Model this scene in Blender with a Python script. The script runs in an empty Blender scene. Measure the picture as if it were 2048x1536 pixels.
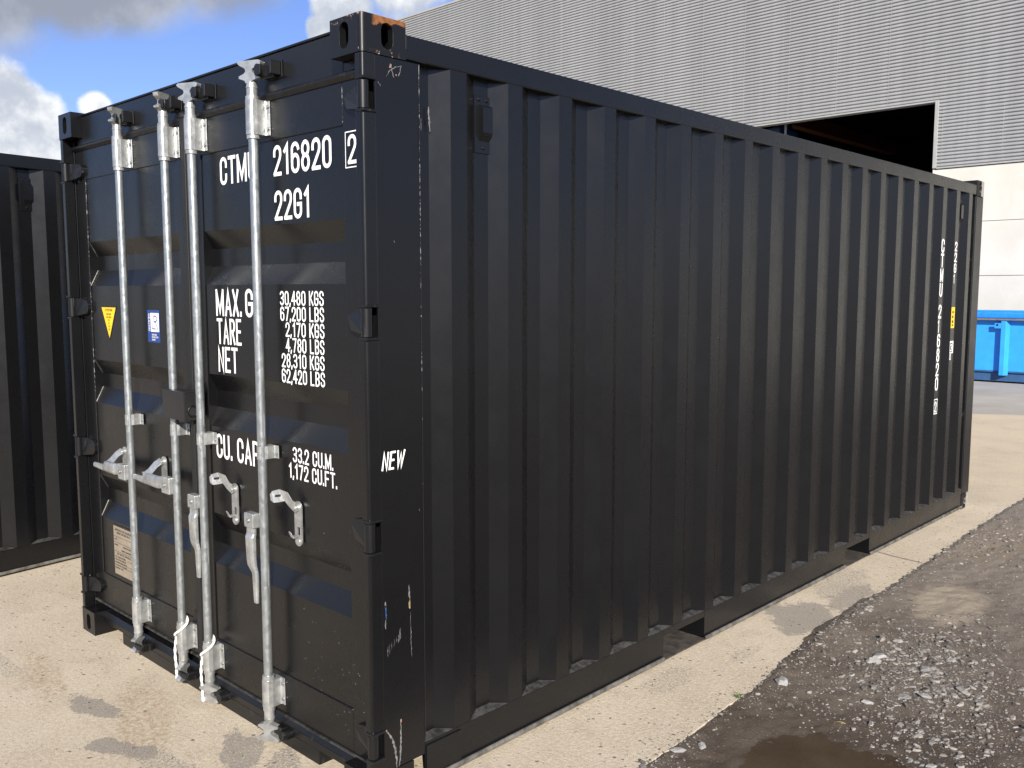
import bpy, math, random
from mathutils import Vector, Matrix, noise
R_ = math.radians
random.seed(7)
SC = bpy.context.scene
COL = SC.collection

# ------------------------------------------------------------------ camera
CAM_POS = Vector((2.320, -1.764, 1.737)); CAM_AZ, CAM_EL, FPX = -0.76127, -0.10168, 1817.47
cd = bpy.data.cameras.new('camera'); cam = bpy.data.objects.new('camera', cd); COL.objects.link(cam)
cam.location = CAM_POS; cam.rotation_euler = (math.pi/2 + CAM_EL, 0, -CAM_AZ)
cd.sensor_width = 36; cd.lens = FPX/2048*36; cd.clip_end = 4000; cd.clip_start = 0.05
SC.camera = cam
SC.render.resolution_x, SC.render.resolution_y = 1024, 768

# ------------------------------------------------------------------ light
SUN = Vector((1.25, -1.0, 0.80)).normalized()
sl = bpy.data.lights.new('sun', 'SUN'); sl.energy = 4.9; sl.angle = R_(0.53); sl.color = (1.0, 0.93, 0.82)
so = bpy.data.objects.new('sun', sl); COL.objects.link(so)
so.rotation_euler = (-SUN).to_track_quat('-Z', 'Y').to_euler(); so.location = SUN*30
SC.view_settings.view_transform = 'Standard'; SC.view_settings.look = 'None'
SC.view_settings.gamma = 1; SC.view_settings.exposure = 0.88

# ------------------------------------------------------------------ node helper
class NT:
    def __init__(s, tree): s.t = tree; s.n = tree.nodes; s.l = tree.links
    def new(s, typ, **kw):
        n = s.n.new(typ)
        for k, v in kw.items(): setattr(n, k, v)
        return n
    def setin(s, sock, v):
        if isinstance(v, bpy.types.NodeSocket): s.l.new(v, sock)
        elif v is not None:
            if isinstance(v, (tuple, list)) and len(v) == 3 and sock.type == 'RGBA': v = (*v, 1)
            sock.default_value = v
    def math(s, op, a, b=None, c=None, clamp=False):
        n = s.new('ShaderNodeMath', operation=op, use_clamp=clamp)
        for i, v in enumerate((a, b, c)):
            if v is not None: s.setin(n.inputs[i], v)
        return n.outputs[0]
    def vmath(s, op, a, b=None, out=0):
        n = s.new('ShaderNodeVectorMath', operation=op)
        s.setin(n.inputs[0], a)
        if b is not None: s.setin(n.inputs[1], b)
        return n.outputs['Value' if op in ('LENGTH', 'DISTANCE', 'DOT_PRODUCT') else 'Vector']
    def ramp(s, v, lo, hi, a=0.0, b=1.0, smooth=True):
        n = s.new('ShaderNodeMapRange', interpolation_type='SMOOTHSTEP' if smooth else 'LINEAR')
        for i, q in enumerate((v, lo, hi, a, b)): s.setin(n.inputs[i], q)
        return n.outputs[0]
    def mix(s, f, a, b):
        n = s.new('ShaderNodeMix', data_type='RGBA')
        s.setin(n.inputs[0], f); s.setin(n.inputs[6], a); s.setin(n.inputs[7], b)
        return n.outputs[2]
    def noise(s, vec, scale, detail=4, rough=0.55, dist=0.0):
        n = s.new('ShaderNodeTexNoise')
        s.setin(n.inputs['Vector'], vec); n.inputs['Scale'].default_value = scale
        n.inputs['Detail'].default_value = detail; n.inputs['Roughness'].default_value = rough
        n.inputs['Distortion'].default_value = dist
        return n.outputs[0]
    def voro(s, vec, scale, out='Distance'):
        n = s.new('ShaderNodeTexVoronoi'); s.setin(n.inputs['Vector'], vec); n.inputs['Scale'].default_value = scale
        return n.outputs[out]
    def mapping(s, vec, loc=(0,0,0), rot=(0,0,0), scale=(1,1,1), typ='POINT'):
        n = s.new('ShaderNodeMapping', vector_type=typ); s.setin(n.inputs[0], vec)
        n.inputs[1].default_value = loc; n.inputs[2].default_value = rot; n.inputs[3].default_value = scale
        return n.outputs[0]
    def sep(s, vec):
        n = s.new('ShaderNodeSeparateXYZ'); s.setin(n.inputs[0], vec); return n.outputs
    def ellipse(s, vec, c, r, rot=0.0, warp=None, amt=0.5):
        """1 inside, 0 outside of a soft ellipse on the ground, warped by a noise"""
        v = s.mapping(vec, (c[0], c[1], 0), (0, 0, rot), (r[0], r[1], 1e3), 'TEXTURE')
        d = s.vmath('LENGTH', v)
        if warp is not None: d = s.math('ADD', d, s.math('MULTIPLY', s.math('SUBTRACT', warp, 0.5), amt))
        return s.ramp(d, 0.65, 1.1, 1, 0)
    def bump(s, h, strength=0.3, dist=0.01, normal=None):
        n = s.new('ShaderNodeBump'); n.inputs['Strength'].default_value = strength; n.inputs['Distance'].default_value = dist
        s.setin(n.inputs['Height'], h)
        if normal is not None: s.setin(n.inputs['Normal'], normal)
        return n.outputs[0]

def material(name):
    m = bpy.data.materials.new(name); m.use_nodes = True
    nt = NT(m.node_tree); b = m.node_tree.nodes['Principled BSDF']
    co = nt.new('ShaderNodeTexCoord').outputs['Object']
    return m, nt, b, co
def setp(nt, b, **kw):
    names = dict(color='Base Color', rough='Roughness', metal='Metallic', normal='Normal', spec='Specular IOR Level', coat='Coat Weight')
    for k, v in kw.items(): nt.setin(b.inputs[names[k]], v)

# ------------------------------------------------------------------ sky
def pixdir(u, v):
    f = Vector((math.cos(CAM_EL)*math.sin(CAM_AZ), math.cos(CAM_EL)*math.cos(CAM_AZ), math.sin(CAM_EL)))
    r = f.cross(Vector((0, 0, 1))).normalized(); d = f.cross(r)
    return (f + r*((u-1024)/FPX) + d*((v-768)/FPX)).normalized()
W = bpy.data.worlds.new('World'); SC.world = W; W.use_nodes = True
nt = NT(W.node_tree); nt.n.clear()
sky = nt.new('ShaderNodeTexSky', sky_type='NISHITA'); sky.sun_disc = False
sky.sun_elevation = math.asin(SUN.z); sky.sun_rotation = math.atan2(SUN.x, SUN.y)
sky.air_density = 1.0; sky.dust_density = 0.3; sky.ozone_density = 2.2
D = nt.new('ShaderNodeTexCoord').outputs['Generated']
n1 = nt.noise(D, 5.5, 9, 0.60); n2 = nt.noise(nt.mapping(D, (3, 1, 5)), 14, 6, 0.6); n3 = nt.noise(nt.mapping(D, (9, 4, 2)), 2.6, 5, 0.55)
def blob(u, v, rad, k=1.0):
    return nt.math('MULTIPLY', nt.math('SUBTRACT', 1.0, nt.math('DIVIDE', nt.vmath('DISTANCE', D, tuple(pixdir(u, v))), rad)), k)
def dblob(d, rad, k=1.0):
    return nt.math('SUBTRACT', k, nt.math('DIVIDE', nt.vmath('DISTANCE', D, tuple(Vector(d).normalized())), rad))  # out-of-view cloud by direction, added to whiten reflections in the black paint
def maxl(l):
    o = l[0]
    for q in l[1:]: o = nt.math('MAXIMUM', o, q)
    return o
white = maxl([dblob((-.7, -.5, .52), .75, .55), dblob((.3, -.8, .5), .6, .4), dblob((.8, .35, .35), .8, .5), blob(8, 205, .042), blob(74, 240, .033), blob(-60, 290, .045), blob(195, 214, .021), blob(70, 303, .034), blob(10, 290, .045), blob(690, 5, .038), blob(640, 62, .018), blob(720, 60, .028),
              blob(800, -90, .07), blob(-380, 200, .1), blob(1200, -400, .14), blob(-900, 200, .14), blob(2600, -100, .3), blob(3200, 300, .4)])  # wide ones right of frame are unseen clouds, kept to lighten side-wall reflections
grey = maxl([blob(150, -90, .078), blob(40, -100, .075), blob(260, -103, .092), blob(-120, -150, .12), blob(400, -190, .12)])
wm = nt.ramp(nt.math('ADD', nt.math('MAXIMUM', white, -1.3), nt.math('ADD', nt.math('MULTIPLY', nt.math('SUBTRACT', n1, .5), 1.15), nt.math('MULTIPLY', nt.math('SUBTRACT', n2, .5), 1.0))), .1, .42)
gm = nt.ramp(nt.math('ADD', nt.math('MAXIMUM', grey, -1.3), nt.math('MULTIPLY', nt.math('SUBTRACT', n1, .5), .85)), -.02, .36, 0, .93)
scat = nt.math('MULTIPLY', nt.ramp(n3, .56, .72), .55)
up = nt.sep(D)[2]
shade = nt.ramp(nt.noise(nt.mapping(D, (1, 7, 3.1)), 13, 5, .6), .35, .66)
wcol = nt.mix(shade, (3.6, 3.95, 4.6), (7.8, 7.8, 7.7))
gcol = nt.mix(nt.ramp(n2, .35, .7), (2.2, 2.35, 2.7), (3.5, 3.65, 4.0))
skyc = nt.mix(1.0, sky.outputs[0], sky.outputs[0]); skyc.node.blend_type = 'MIX'; skyc = nt.vmath('MULTIPLY', sky.outputs[0], (.66, .70, 1.0))
c = nt.mix(nt.math('MULTIPLY', scat, .22), skyc, (5.2, 5.4, 5.7))
c = nt.mix(gm, c, gcol)
c = nt.mix(wm, c, wcol)
bg = nt.new('ShaderNodeBackground'); nt.setin(bg.inputs[0], c); bg.inputs[1].default_value = 0.085
nt.l.new(bg.outputs[0], nt.new('ShaderNodeOutputWorld').inputs[0])

# ------------------------------------------------------------------ mesh builder
class MB:
    def __init__(s): s.v = []; s.f = []; s.sm = []
    def add(s, vs, fs, smooth=False):
        o = len(s.v); s.v += [tuple(q) for q in vs]; s.f += [tuple(i+o for i in f) for f in fs]; s.sm += [smooth]*len(fs)
        return s
    def box(s, x0, x1, y0, y1, z0, z1):
        x0, x1 = min(x0, x1), max(x0, x1); y0, y1 = min(y0, y1), max(y0, y1); z0, z1 = min(z0, z1), max(z0, z1)
        return s.add([(x0,y0,z0),(x1,y0,z0),(x1,y1,z0),(x0,y1,z0),(x0,y0,z1),(x1,y0,z1),(x1,y1,z1),(x0,y1,z1)],
              [(0,3,2,1),(4,5,6,7),(0,1,5,4),(1,2,6,5),(2,3,7,6),(3,0,4,7)])
    def obox(s, c, ux, uy, uz):
        c, ux, uy, uz = map(Vector, (c, ux, uy, uz)); vs = []
        for k in (-1, 1):
            for i, j in ((-1,-1),(1,-1),(1,1),(-1,1)): vs.append(c+ux*i+uy*j+uz*k)
        return s.add(vs, [(0,3,2,1),(4,5,6,7),(0,1,5,4),(1,2,6,5),(2,3,7,6),(3,0,4,7)])
    def cyl(s, p0, p1, r, n=20, r1=None, caps=True):
        p0, p1 = Vector(p0), Vector(p1); a = (p1-p0).normalized(); r1 = r if r1 is None else r1
        u = a.orthogonal().normalized(); w = a.cross(u)
        ring = lambda p, q: [p+(u*math.cos(2*math.pi*i/n)+w*math.sin(2*math.pi*i/n))*q for i in range(n)]
        A, B = ring(p0, r), ring(p1, r1)
        s.add(A+B, [(i,(i+1)%n,n+(i+1)%n,n+i) for i in range(n)], True)
        if caps: s.add(A, [tuple(range(n-1,-1,-1))]); s.add(B, [tuple(range(n))])
        return s
    def rings(s, R, smooth=False, caps=True):
        n = len(R[0]); vs = [p for r in R for p in r]
        s.add(vs, [(k*n+i,k*n+(i+1)%n,(k+1)*n+(i+1)%n,(k+1)*n+i) for k in range(len(R)-1) for i in range(n)], smooth)
        if caps: s.add(R[0], [tuple(range(n-1,-1,-1))]); s.add(R[-1], [tuple(range(n))])
        return s
    def prism(s, pts, fn, a, b, smooth=False):
        """outline pts (p,q) extruded from a to b; fn(p,q,t)->xyz"""
        return s.rings([[fn(p, q, a) for p, q in pts], [fn(p, q, b) for p, q in pts]], smooth)
    def tube(s, path, r, n=8, closed=False):
        P = [Vector(p) for p in path]; R = []; u = None
        for i, p in enumerate(P):
            t = (P[min(i+1, len(P)-1)]-P[max(i-1, 0)]).normalized()
            u = t.orthogonal().normalized() if u is None else (u-t*u.dot(t)).normalized()
            w = t.cross(u); rr = r(i) if callable(r) else r
            R.append([p+(u*math.cos(2*math.pi*k/n)+w*math.sin(2*math.pi*k/n))*rr for k in range(n)])
        return s.rings(R, True)
    def ball(s, c, r, n=8, m=5, flat=1.0):
        R = [[(c[0]+r[0]*math.sin(math.pi*(j+.5)/m)*math.cos(2*math.pi*i/n), c[1]+r[1]*math.sin(math.pi*(j+.5)/m)*math.sin(2*math.pi*i/n), c[2]-r[2]*math.cos(math.pi*(j+.5)/m)) for i in range(n)] for j in range(m)]
        return s.rings(R, True)
    def sheet(s, A, B, smooth=False):
        n = len(A)
        return s.add(list(A)+list(B), [(i, i+1, n+i+1, n+i) for i in range(n-1)], smooth)
    def build(s, name, mat, parent=None, bevel=0.0, seg=2):
        me = bpy.data.meshes.new(name); me.from_pydata(s.v, [], s.f); me.update()
        me.polygons.foreach_set('use_smooth', s.sm)
        if isinstance(mat, (list, tuple)):
            for q in mat: me.materials.append(q)
        else: me.materials.append(mat)
        o = bpy.data.objects.new(name, me); COL.objects.link(o)
        if parent is not None: o.parent = parent
        if bevel:
            m = o.modifiers.new('bevel', 'BEVEL'); m.width = bevel; m.segments = seg; m.limit_method = 'ANGLE'; m.angle_limit = R_(38)
        return o
def tag(o, label=None, cat=None, group=None, kind=None):
    for k, v in (('label', label), ('category', cat), ('group', group), ('kind', kind)):
        if v: o[k] = v
    return o
def thing(name, loc, label, cat, rz=0, group=None):
    o = bpy.data.objects.new(name, None); COL.objects.link(o); o.location = loc; o.rotation_euler = (0, 0, rz)
    o.empty_display_size = .3
    return tag(o, label, cat, group)
def boolean(o, cutters):
    """subtract cutter objects, keep the result as plain mesh data"""
    for c in cutters:
        m = o.modifiers.new('cut', 'BOOLEAN'); m.object = c; m.operation = 'DIFFERENCE'; m.solver = 'EXACT'
    dg = bpy.context.evaluated_depsgraph_get()
    me = bpy.data.meshes.new_from_object(o.evaluated_get(dg)); me.name = o.name
    o.modifiers.clear(); o.data = me
    for c in cutters: bpy.data.objects.remove(c)
    return o

# ------------------------------------------------------------------ materials
def paint(name, col=(.0042, .0043, .0048), rough=.27, speck=False, rust=None, worn=0.0):
    m, nt, b, co = material(name)
    big = nt.noise(co, 2.2, 5, .6); fine = nt.noise(co, 240, 2, .5)
    c = nt.mix(nt.ramp(big, .3, .75), col, tuple(q*1.15+.0003 for q in col))
    rg = nt.ramp(nt.noise(co, 7, 6, .65), .3, .75, rough-.02, rough+.05)
    # sparse pale nicks and specks of dirt
    v = nt.mapping(co, scale=(1, 1, 1))
    dots = nt.math('MULTIPLY', nt.ramp(nt.voro(v, 34), .025, .045, 1, 0), nt.math('GREATER_THAN', nt.sep(nt.voro(v, 34, 'Color'))[0], .992))
    c = nt.mix(nt.math('MULTIPLY', dots, .4), c, (.25, .24, .22))
    if speck:
        X = nt.sep(co)
        reg = nt.math('MULTIPLY', nt.ramp(X[0], -.62, -.12), nt.ramp(X[2], .22, .95, 1, 0))
        vd = nt.voro(v, 62); vc = nt.sep(nt.voro(v, 62, 'Color'))
        th = nt.math('SUBTRACT', 1.0, nt.math('MULTIPLY', reg, .33))
        d2 = nt.math('MULTIPLY', nt.ramp(vd, .07, .13, 1, 0), nt.math('GREATER_THAN', vc[1], th))
        c = nt.mix(nt.math('MULTIPLY', d2, .8), c, (.36, .34, .30)); rg = nt.math('MAXIMUM', rg, nt.math('MULTIPLY', d2, .8))
    if rust:
        X = nt.sep(co); nz = nt.noise(co, 26, 6, .65)
        top = nt.math('ADD', X[2], nt.math('MULTIPLY', nt.math('SUBTRACT', nz, .5), .05))
        along = nt.ramp(nt.math('ADD', X[1], nt.math('MULTIPLY', nt.math('SUBTRACT', nz, .5), .05)), .038, .06)
        rm = nt.math('MULTIPLY', nt.ramp(nt.math('SUBTRACT', top, nt.math('MULTIPLY', X[1], .17)), 2.548, 2.554), along)
        side = nt.math('GREATER_THAN', X[0], -.012)
        rm = nt.math('MULTIPLY', rm, side)
        c = nt.mix(rm, c, nt.mix(nt.ramp(nt.noise(co, 60, 4), .3, .7), (.12, .042, .012), (.20, .080, .025)))
        # pink primer chips on the lower edge and by the slot
        n2 = nt.noise(co, 55, 5, .7)
        low = nt.math('MULTIPLY', nt.ramp(n2, .56, .60), nt.ramp(X[2], 2.478, 2.500, 1, 0))
        low = nt.math('MULTIPLY', low, nt.ramp(X[1], .03, .06)); low = nt.math('MULTIPLY', low, nt.ramp(X[1], .12, .16, 1, 0))
        n4 = nt.noise(nt.mapping(co, scale=(1, 1, .35)), 60, 5, .7)
        edge = nt.math('MULTIPLY', nt.ramp(n4, .60, .64), nt.ramp(X[0], -.035, -.015)); edge = nt.math('MULTIPLY', edge, nt.ramp(X[1], .0, .012, 1, 0))
        ed2 = nt.math('MULTIPLY', nt.math('MULTIPLY', nt.ramp(X[2], 2.570, 2.58), nt.ramp(n2, .55, .6)), nt.ramp(X[1], .004, .012, 1, 0))
        pk = nt.math('MAXIMUM', nt.math('MAXIMUM', low, edge), ed2)
        c = nt.mix(pk, c, (.26, .17, .13)); rg = nt.math('MAXIMUM', rg, nt.math('MULTIPLY', nt.math('MAXIMUM', rm, pk), .8))
    if worn:
        w = nt.math('MULTIPLY', nt.ramp(nt.noise(nt.mapping(co, scale=(6, 6, 1)), 9, 8, .7), .58, .72), worn)
        c = nt.mix(w, c, (.10, .10, .10)); rg = nt.math('ADD', rg, nt.math('MULTIPLY', w, .25))
    dent = nt.noise(co, 3.1, 2, .4)
    nb = nt.bump(dent, .12, .008); nb = nt.bump(fine, .06, .0008, nb)
    setp(nt, b, color=c, rough=rg, normal=nb, spec=.36)
    return m
M = {}
M['paint'] = paint('black_paint')
M['paint_door'] = paint('black_door_paint', speck=True)
M['paint_cast'] = paint('worn_black_casting', rust=True, rough=.36)
M['paint_worn'] = paint('scuffed_black_paint', rough=.36, worn=.5)
M['rubber'] = paint('black_rubber', (.009, .009, .009), .5)
def far_cast():
    m, nt, b, co = material('bare_worn_casting'); X = nt.sep(co); n = nt.noise(co, 30, 6, .65)
    w = nt.ramp(nt.math('ADD', X[1], nt.math('MULTIPLY', nt.math('SUBTRACT', n, .5), .08)), 5.975, 5.995)
    setp(nt, b, color=nt.mix(w, (.006, .006, .006), nt.mix(n, (.16, .15, .13), (.34, .32, .28))), rough=.6, spec=.3); return m
M['cast_far'] = far_cast()
def simple(name, col, rough=.5, metal=0.0, var=.25, scale=8, bump=0.0, bscale=60, spec=.5):
    m, nt, b, co = material(name)
    n = nt.noise(co, scale, 6, .6)
    c = nt.mix(nt.ramp(n, .3, .72), tuple(q*(1-var) for q in col), tuple(min(1, q*(1+var)) for q in col))
    kw = dict(color=c, rough=nt.ramp(nt.noise(co, scale*2.3, 4), .3, .7, rough-.06, rough+.08), metal=metal, spec=spec)
    if bump: kw['normal'] = nt.bump(nt.noise(co, bscale, 5), bump, .004)
    setp(nt, b, **kw); return m
def galv():
    m, nt, b, co = material('galvanised_steel')
    sp = nt.voro(nt.mapping(co, scale=(1, 1, .55)), 85, 'Color'); v = nt.sep(sp)[0]
    st = nt.noise(nt.mapping(co, rot=(.5, .6, 0), scale=(1, 1, 7)), 42, 5, .7)
    streak = nt.ramp(st, .58, .70)
    base = nt.mix(v, (.30, .325, .333), (.385, .41, .415))
    base = nt.mix(nt.math('MULTIPLY', streak, .5), base, (.62, .64, .64))
    base = nt.mix(nt.math('MULTIPLY', nt.ramp(nt.noise(co, 9, 5), .5, .75), .3), base, (.33, .345, .36))
    setp(nt, b, color=base, metal=.78, rough=nt.math('ADD', nt.math('MULTIPLY', v, .10), .32),
         normal=nt.bump(nt.noise(co, 260, 3), .12, .001))
    return m
M['galv'] = galv()
M['zinc'] = simple('zinc_plate', (.41, .42, .41), .38, .70, .22, 26, .15, 160)
M['white'] = simple('white_lettering', (.82, .82, .80), .5, 0, .04, 30)
M['weld'] = simple('pale_weld_bead', (.22, .215, .20), .6, 0, .6, 120)  # weld bead with the light it catches put into its pale colour
def bead_mat():
    m, nt, b, co = material('broken_pale_bead'); X = nt.sep(co)
    n = nt.noise(nt.mapping(co, scale=(3, 3, 1)), 70, 3, .6); n2 = nt.noise(co, 3.5, 2)
    lo = nt.math('ADD', .545, nt.math('ADD', nt.ramp(X[2], 1.7, .7, 0, .16, False), nt.math('MULTIPLY', nt.math('SUBTRACT', n2, .5), .35)))
    setp(nt, b, color=nt.mix(nt.ramp(nt.math('SUBTRACT', n, lo), 0, .05), (.012, .012, .012), (.24, .235, .22)), rough=.6); return m
M['bead'] = bead_mat()
M['dust'] = simple('dusty_paint', (.034, .033, .031), .75, 0, .7, 30, .3, 120, .25)
M['flange'] = simple('dusty_flange', (.095, .090, .080), .8, 0, .5, 18, .3, 120, .2)
M['yellow'] = simple('yellow_sticker', (.85, .50, .01), .45, 0, .05)
M['blue_st'] = simple('blue_sticker', (.012, .045, .20), .4, 0, .05)
M['black_st'] = simple('black_sticker', (.012, .012, .012), .5, 0, .1)
M['tan'] = simple('tan_metal_plate', (.30, .25, .19), .45, .25, .12, 14)
M['scratch'] = simple('bare_scratch', (.13, .13, .125), .7, 0, .5, 90)
M['box'] = paint('black_box_paint', (.0125, .0122, .0120), .38)
M['faint'] = simple('faint_scuff', (.065, .065, .064), .7, 0, .6, 120)
M['primer'] = simple('pink_primer', (.24, .155, .12), .8, 0, .3, 90)
M['bluemark'] = simple('blue_scuff', (.02, .06, .17), .6, 0, .3, 90)
M['yellowmark'] = simple('yellow_scuff', (.24, .18, .085), .7, 0, .4, 90)
M['cord'] = simple('white_cord', (.72, .70, .64), .85, 0, .1, 80, .5, 400)
M['rustfloor'] = simple('rusty_pocket_floor', (.042, .036, .031), .7, 0, .5, 22)

# ------------------------------------------------------------------ stroke lettering
def arc(cx, cy, rx, ry, a0, a1, n=9):
    return [(cx+rx*math.cos(R_(a0+(a1-a0)*i/n)), cy+ry*math.sin(R_(a0+(a1-a0)*i/n))) for i in range(n+1)]
def glyph(ch):
    w = .40; r = w/2; q = r*1.05
    top = lambda a0, a1: arc(r, 1-q, r, q, a0, a1)
    bot = lambda a0, a1: arc(r, q, r, q, a0, a1)
    G = {
     'O': [top(0, 180)+bot(180, 360)+[(w, 1-q)]], 'I': [[(0, 0), (0, 1)]], '1': [[(.03, .80), (.20, .99), (.20, 0)]],
     'C': [[(w, .68)]+top(0, 180)+bot(180, 360)+[(w, .32)]], 'G': [[(w, .70)]+top(0, 180)+bot(180, 360)+[(w, .47), (w*.5, .47)]],
     'U': [[(0, 1)]+bot(180, 360)+[(w, 1)]], 'T': [[(-.02, 1), (w+.02, 1)], [(r, 1), (r, 0)]],
     'M': [[(0, 0), (0, 1)], [(0, 1), (.29, .12), (.58, 1)], [(.58, 1), (.58, 0)]], 'N': [[(0, 0), (0, 1), (w, 0), (w, 1)]],
     'A': [[(0, 0), (.215, 1), (.43, 0)], [(.07, .28), (.36, .28)]], 'X': [[(0, 0), (w, 1)], [(0, 1), (w, 0)]],
     'R': [[(0, 0), (0, 1)], [(0, 1), (r, 1)]+arc(r, .755, r, .245, 90, -90)+[(0, .51)], [(r, .51), (w, 0)]],
     'P': [[(0, 0), (0, 1)], [(0, 1), (r, 1)]+arc(r, .74, r, .26, 90, -90)+[(0, .48)]],
     'B': [[(0, 0), (0, 1)], [(0, 1), (r, 1)]+arc(r, .755, r, .245, 90, -90)+[(0, .51)], [(r, .51)]+arc(r, .255, r, .255, 90, -90)+[(0, 0)]],
     'D': [[(0, 0), (0, 1)], [(0, 1), (r, 1)]+arc(r, .78, r, .22, 90, 0)+arc(r, .22, r, .22, 0, -90)+[(0, 0)]],
     'E': [[(w*.92, 1), (0, 1), (0, 0), (w*.92, 0)], [(0, .52), (w*.8, .52)]], 'F': [[(w*.92, 1), (0, 1), (0, 0)], [(0, .52), (w*.8, .52)]],
     'L': [[(0, 1), (0, 0), (w*.9, 0)]], 'K': [[(0, 0), (0, 1)], [(w, 1), (.02, .40)], [(.12, .52), (w+.02, 0)]],
     'S': [[(w, .76)]+top(0, 180)+[(0, .70), (.05, .59), (w-.05, .41), (w, .30)]+bot(0, -180)+[(0, .24)]],
     'W': [[(0, 1), (.16, 0), (.32, .85), (.48, 0), (.64, 1)]], 'Y': [[(0, 1), (r, .5), (w, 1)], [(r, .5), (r, 0)]], 'V': [[(0, 1), (r, 0), (w, 1)]],
     'H': [[(0, 0), (0, 1)], [(w, 0), (w, 1)], [(0, .5), (w, .5)]], 'J': [[(w, 1)]+bot(0, -180)], 'Z': [[(0, 1), (w, 1), (0, 0), (w, 0)]],
     '2': [[(0, .70)]+top(180, 0)+[(w, .68), (w-.04, .56), (0, .02)], [(0, 0), (w, 0)]],
     '3': [top(168, 0)+arc(r, .75, r, .235, 0, -90, 5), [(r*.7, .515)]+arc(r, .27, r, .245, 90, 0, 5)+bot(0, -168)],
     '4': [[(w*.74, 0), (w*.74, 1)], [(w*.74, 1), (-.02, .30), (w+.06, .30)]], '7': [[(0, 1), (w, 1), (w*.35, 0)]],
     '6': [top(8, 180)+bot(180, 360)+arc(r, .37, r, .22, 0, 90), arc(r, .37, r, .22, 90, 170)],
     '8': [arc(r, .76, r*.94, .24, -90, 270, 16), arc(r, .265, r, .265, -90, 270, 16)],
     '9': [[(0, .28)]+bot(180, 360)+top(0, 180)+arc(r, .63, r, .22, 180, 270), arc(r, .63, r, .22, 270, 350)],
     '.': [[(0, 0), (0, .09)]], ',': [[(.03, .08), (-.02, -.12)]],
    }
    G['0'] = G['O']; G['Q'] = G['O']
    return G.get(ch, []), {'M': .58, 'A': .43, 'W': .64, 'I': 0, '1': .27, '.': 0, ',': .03}.get(ch, w)
def text2d(s, h, width=None, t=.14, gap=.17, space=.34, slant=0.0):
    """list of ribbons (polylines of left/right pairs) in 2-D; total height h, squeezed to width"""
    x = 0; strokes = []
    for ch in s:
        if ch == ' ': x += space; continue
        st, w = glyph(ch)
        if ch in '.,': x -= .02
        for p in st: strokes.append([(x+a, b) for a, b in p])
        x += w+gap+t*.55
    tot = x-gap-t*.55+t
    k = h/(1+t)
    kx = k if width is None else width/tot
    out = []
    for p in strokes:
        P = [Vector(((a+t/2)*kx+slant*(b+t/2)*k, (b+t/2)*k)) for a, b in p]
        Q = [P[0]]
        for v in P[1:]:
            if (v-Q[-1]).length > 1e-5: Q.append(v)
        P = Q
        closed = (P[0]-P[-1]).length < 1e-4
        hw = t*.5*(k*.45+kx*.55); L = []; n = len(P)
        for i, v in enumerate(P):
            if closed: a = P[i-1] if i else P[-2]; c = P[(i+1) % n] if i < n-1 else P[1]
            else: a = P[max(i-1, 0)]; c = P[min(i+1, n-1)]
            d0 = (v-a).normalized() if (v-a).length > 1e-9 else (c-v).normalized(); d1 = (c-v).normalized() if (c-v).length > 1e-9 else d0
            nrm = Vector((-d0.y-d1.y, d0.x+d1.x))
            nrm = Vector((-d0.y, d0.x)) if nrm.length < 1e-6 else nrm.normalized()
            cs = max(.38, nrm.dot(Vector((-d0.y, d0.x))))
            e = v.copy()
            if not closed and i == 0: e = v-d1*hw*.9
            if not closed and i == n-1: e = v+d0*hw*.9
            L.append((e+nrm*hw/cs, e-nrm*hw/cs))
        out.append(L)
    return out
def lettering(mb, s, org, ux, uz, h, width=None, lift=.0009, **kw):
    """ribbons on a plane; org bottom-left, ux reading direction, uz up"""
    org, ux, uz = Vector(org), Vector(ux).normalized(), Vector(uz).normalized(); nn = ux.cross(uz)
    for k, L in enumerate(text2d(s, h, width, **kw)):
        o = org+nn*(lift+.00006*(k % 7))
        A = [o+ux*a.x+uz*a.y for a, b in L]; B = [o+ux*b.x+uz*b.y for a, b in L]
        mb.sheet(A, B)
def rect(mb, org, ux, uz, x0, x1, z0, z1, lift):
    org, ux, uz = Vector(org), Vector(ux).normalized(), Vector(uz).normalized(); nn = ux.cross(uz); o = org+nn*lift
    mb.add([o+ux*x0+uz*z0, o+ux*x1+uz*z0, o+ux*x1+uz*z1, o+ux*x0+uz*z1], [(0, 1, 2, 3)])

# ================================================================== SHIPPING CONTAINER
CW, CL, CH = 2.438, 6.058, 2.591
root = thing('shipping_container', (0, 0, 0), 'large black shipping container with white lettering and galvanised lock rods on its doors', 'shipping container')
PX = (1, 0, 0); PZ = (0, 0, 1)

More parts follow.
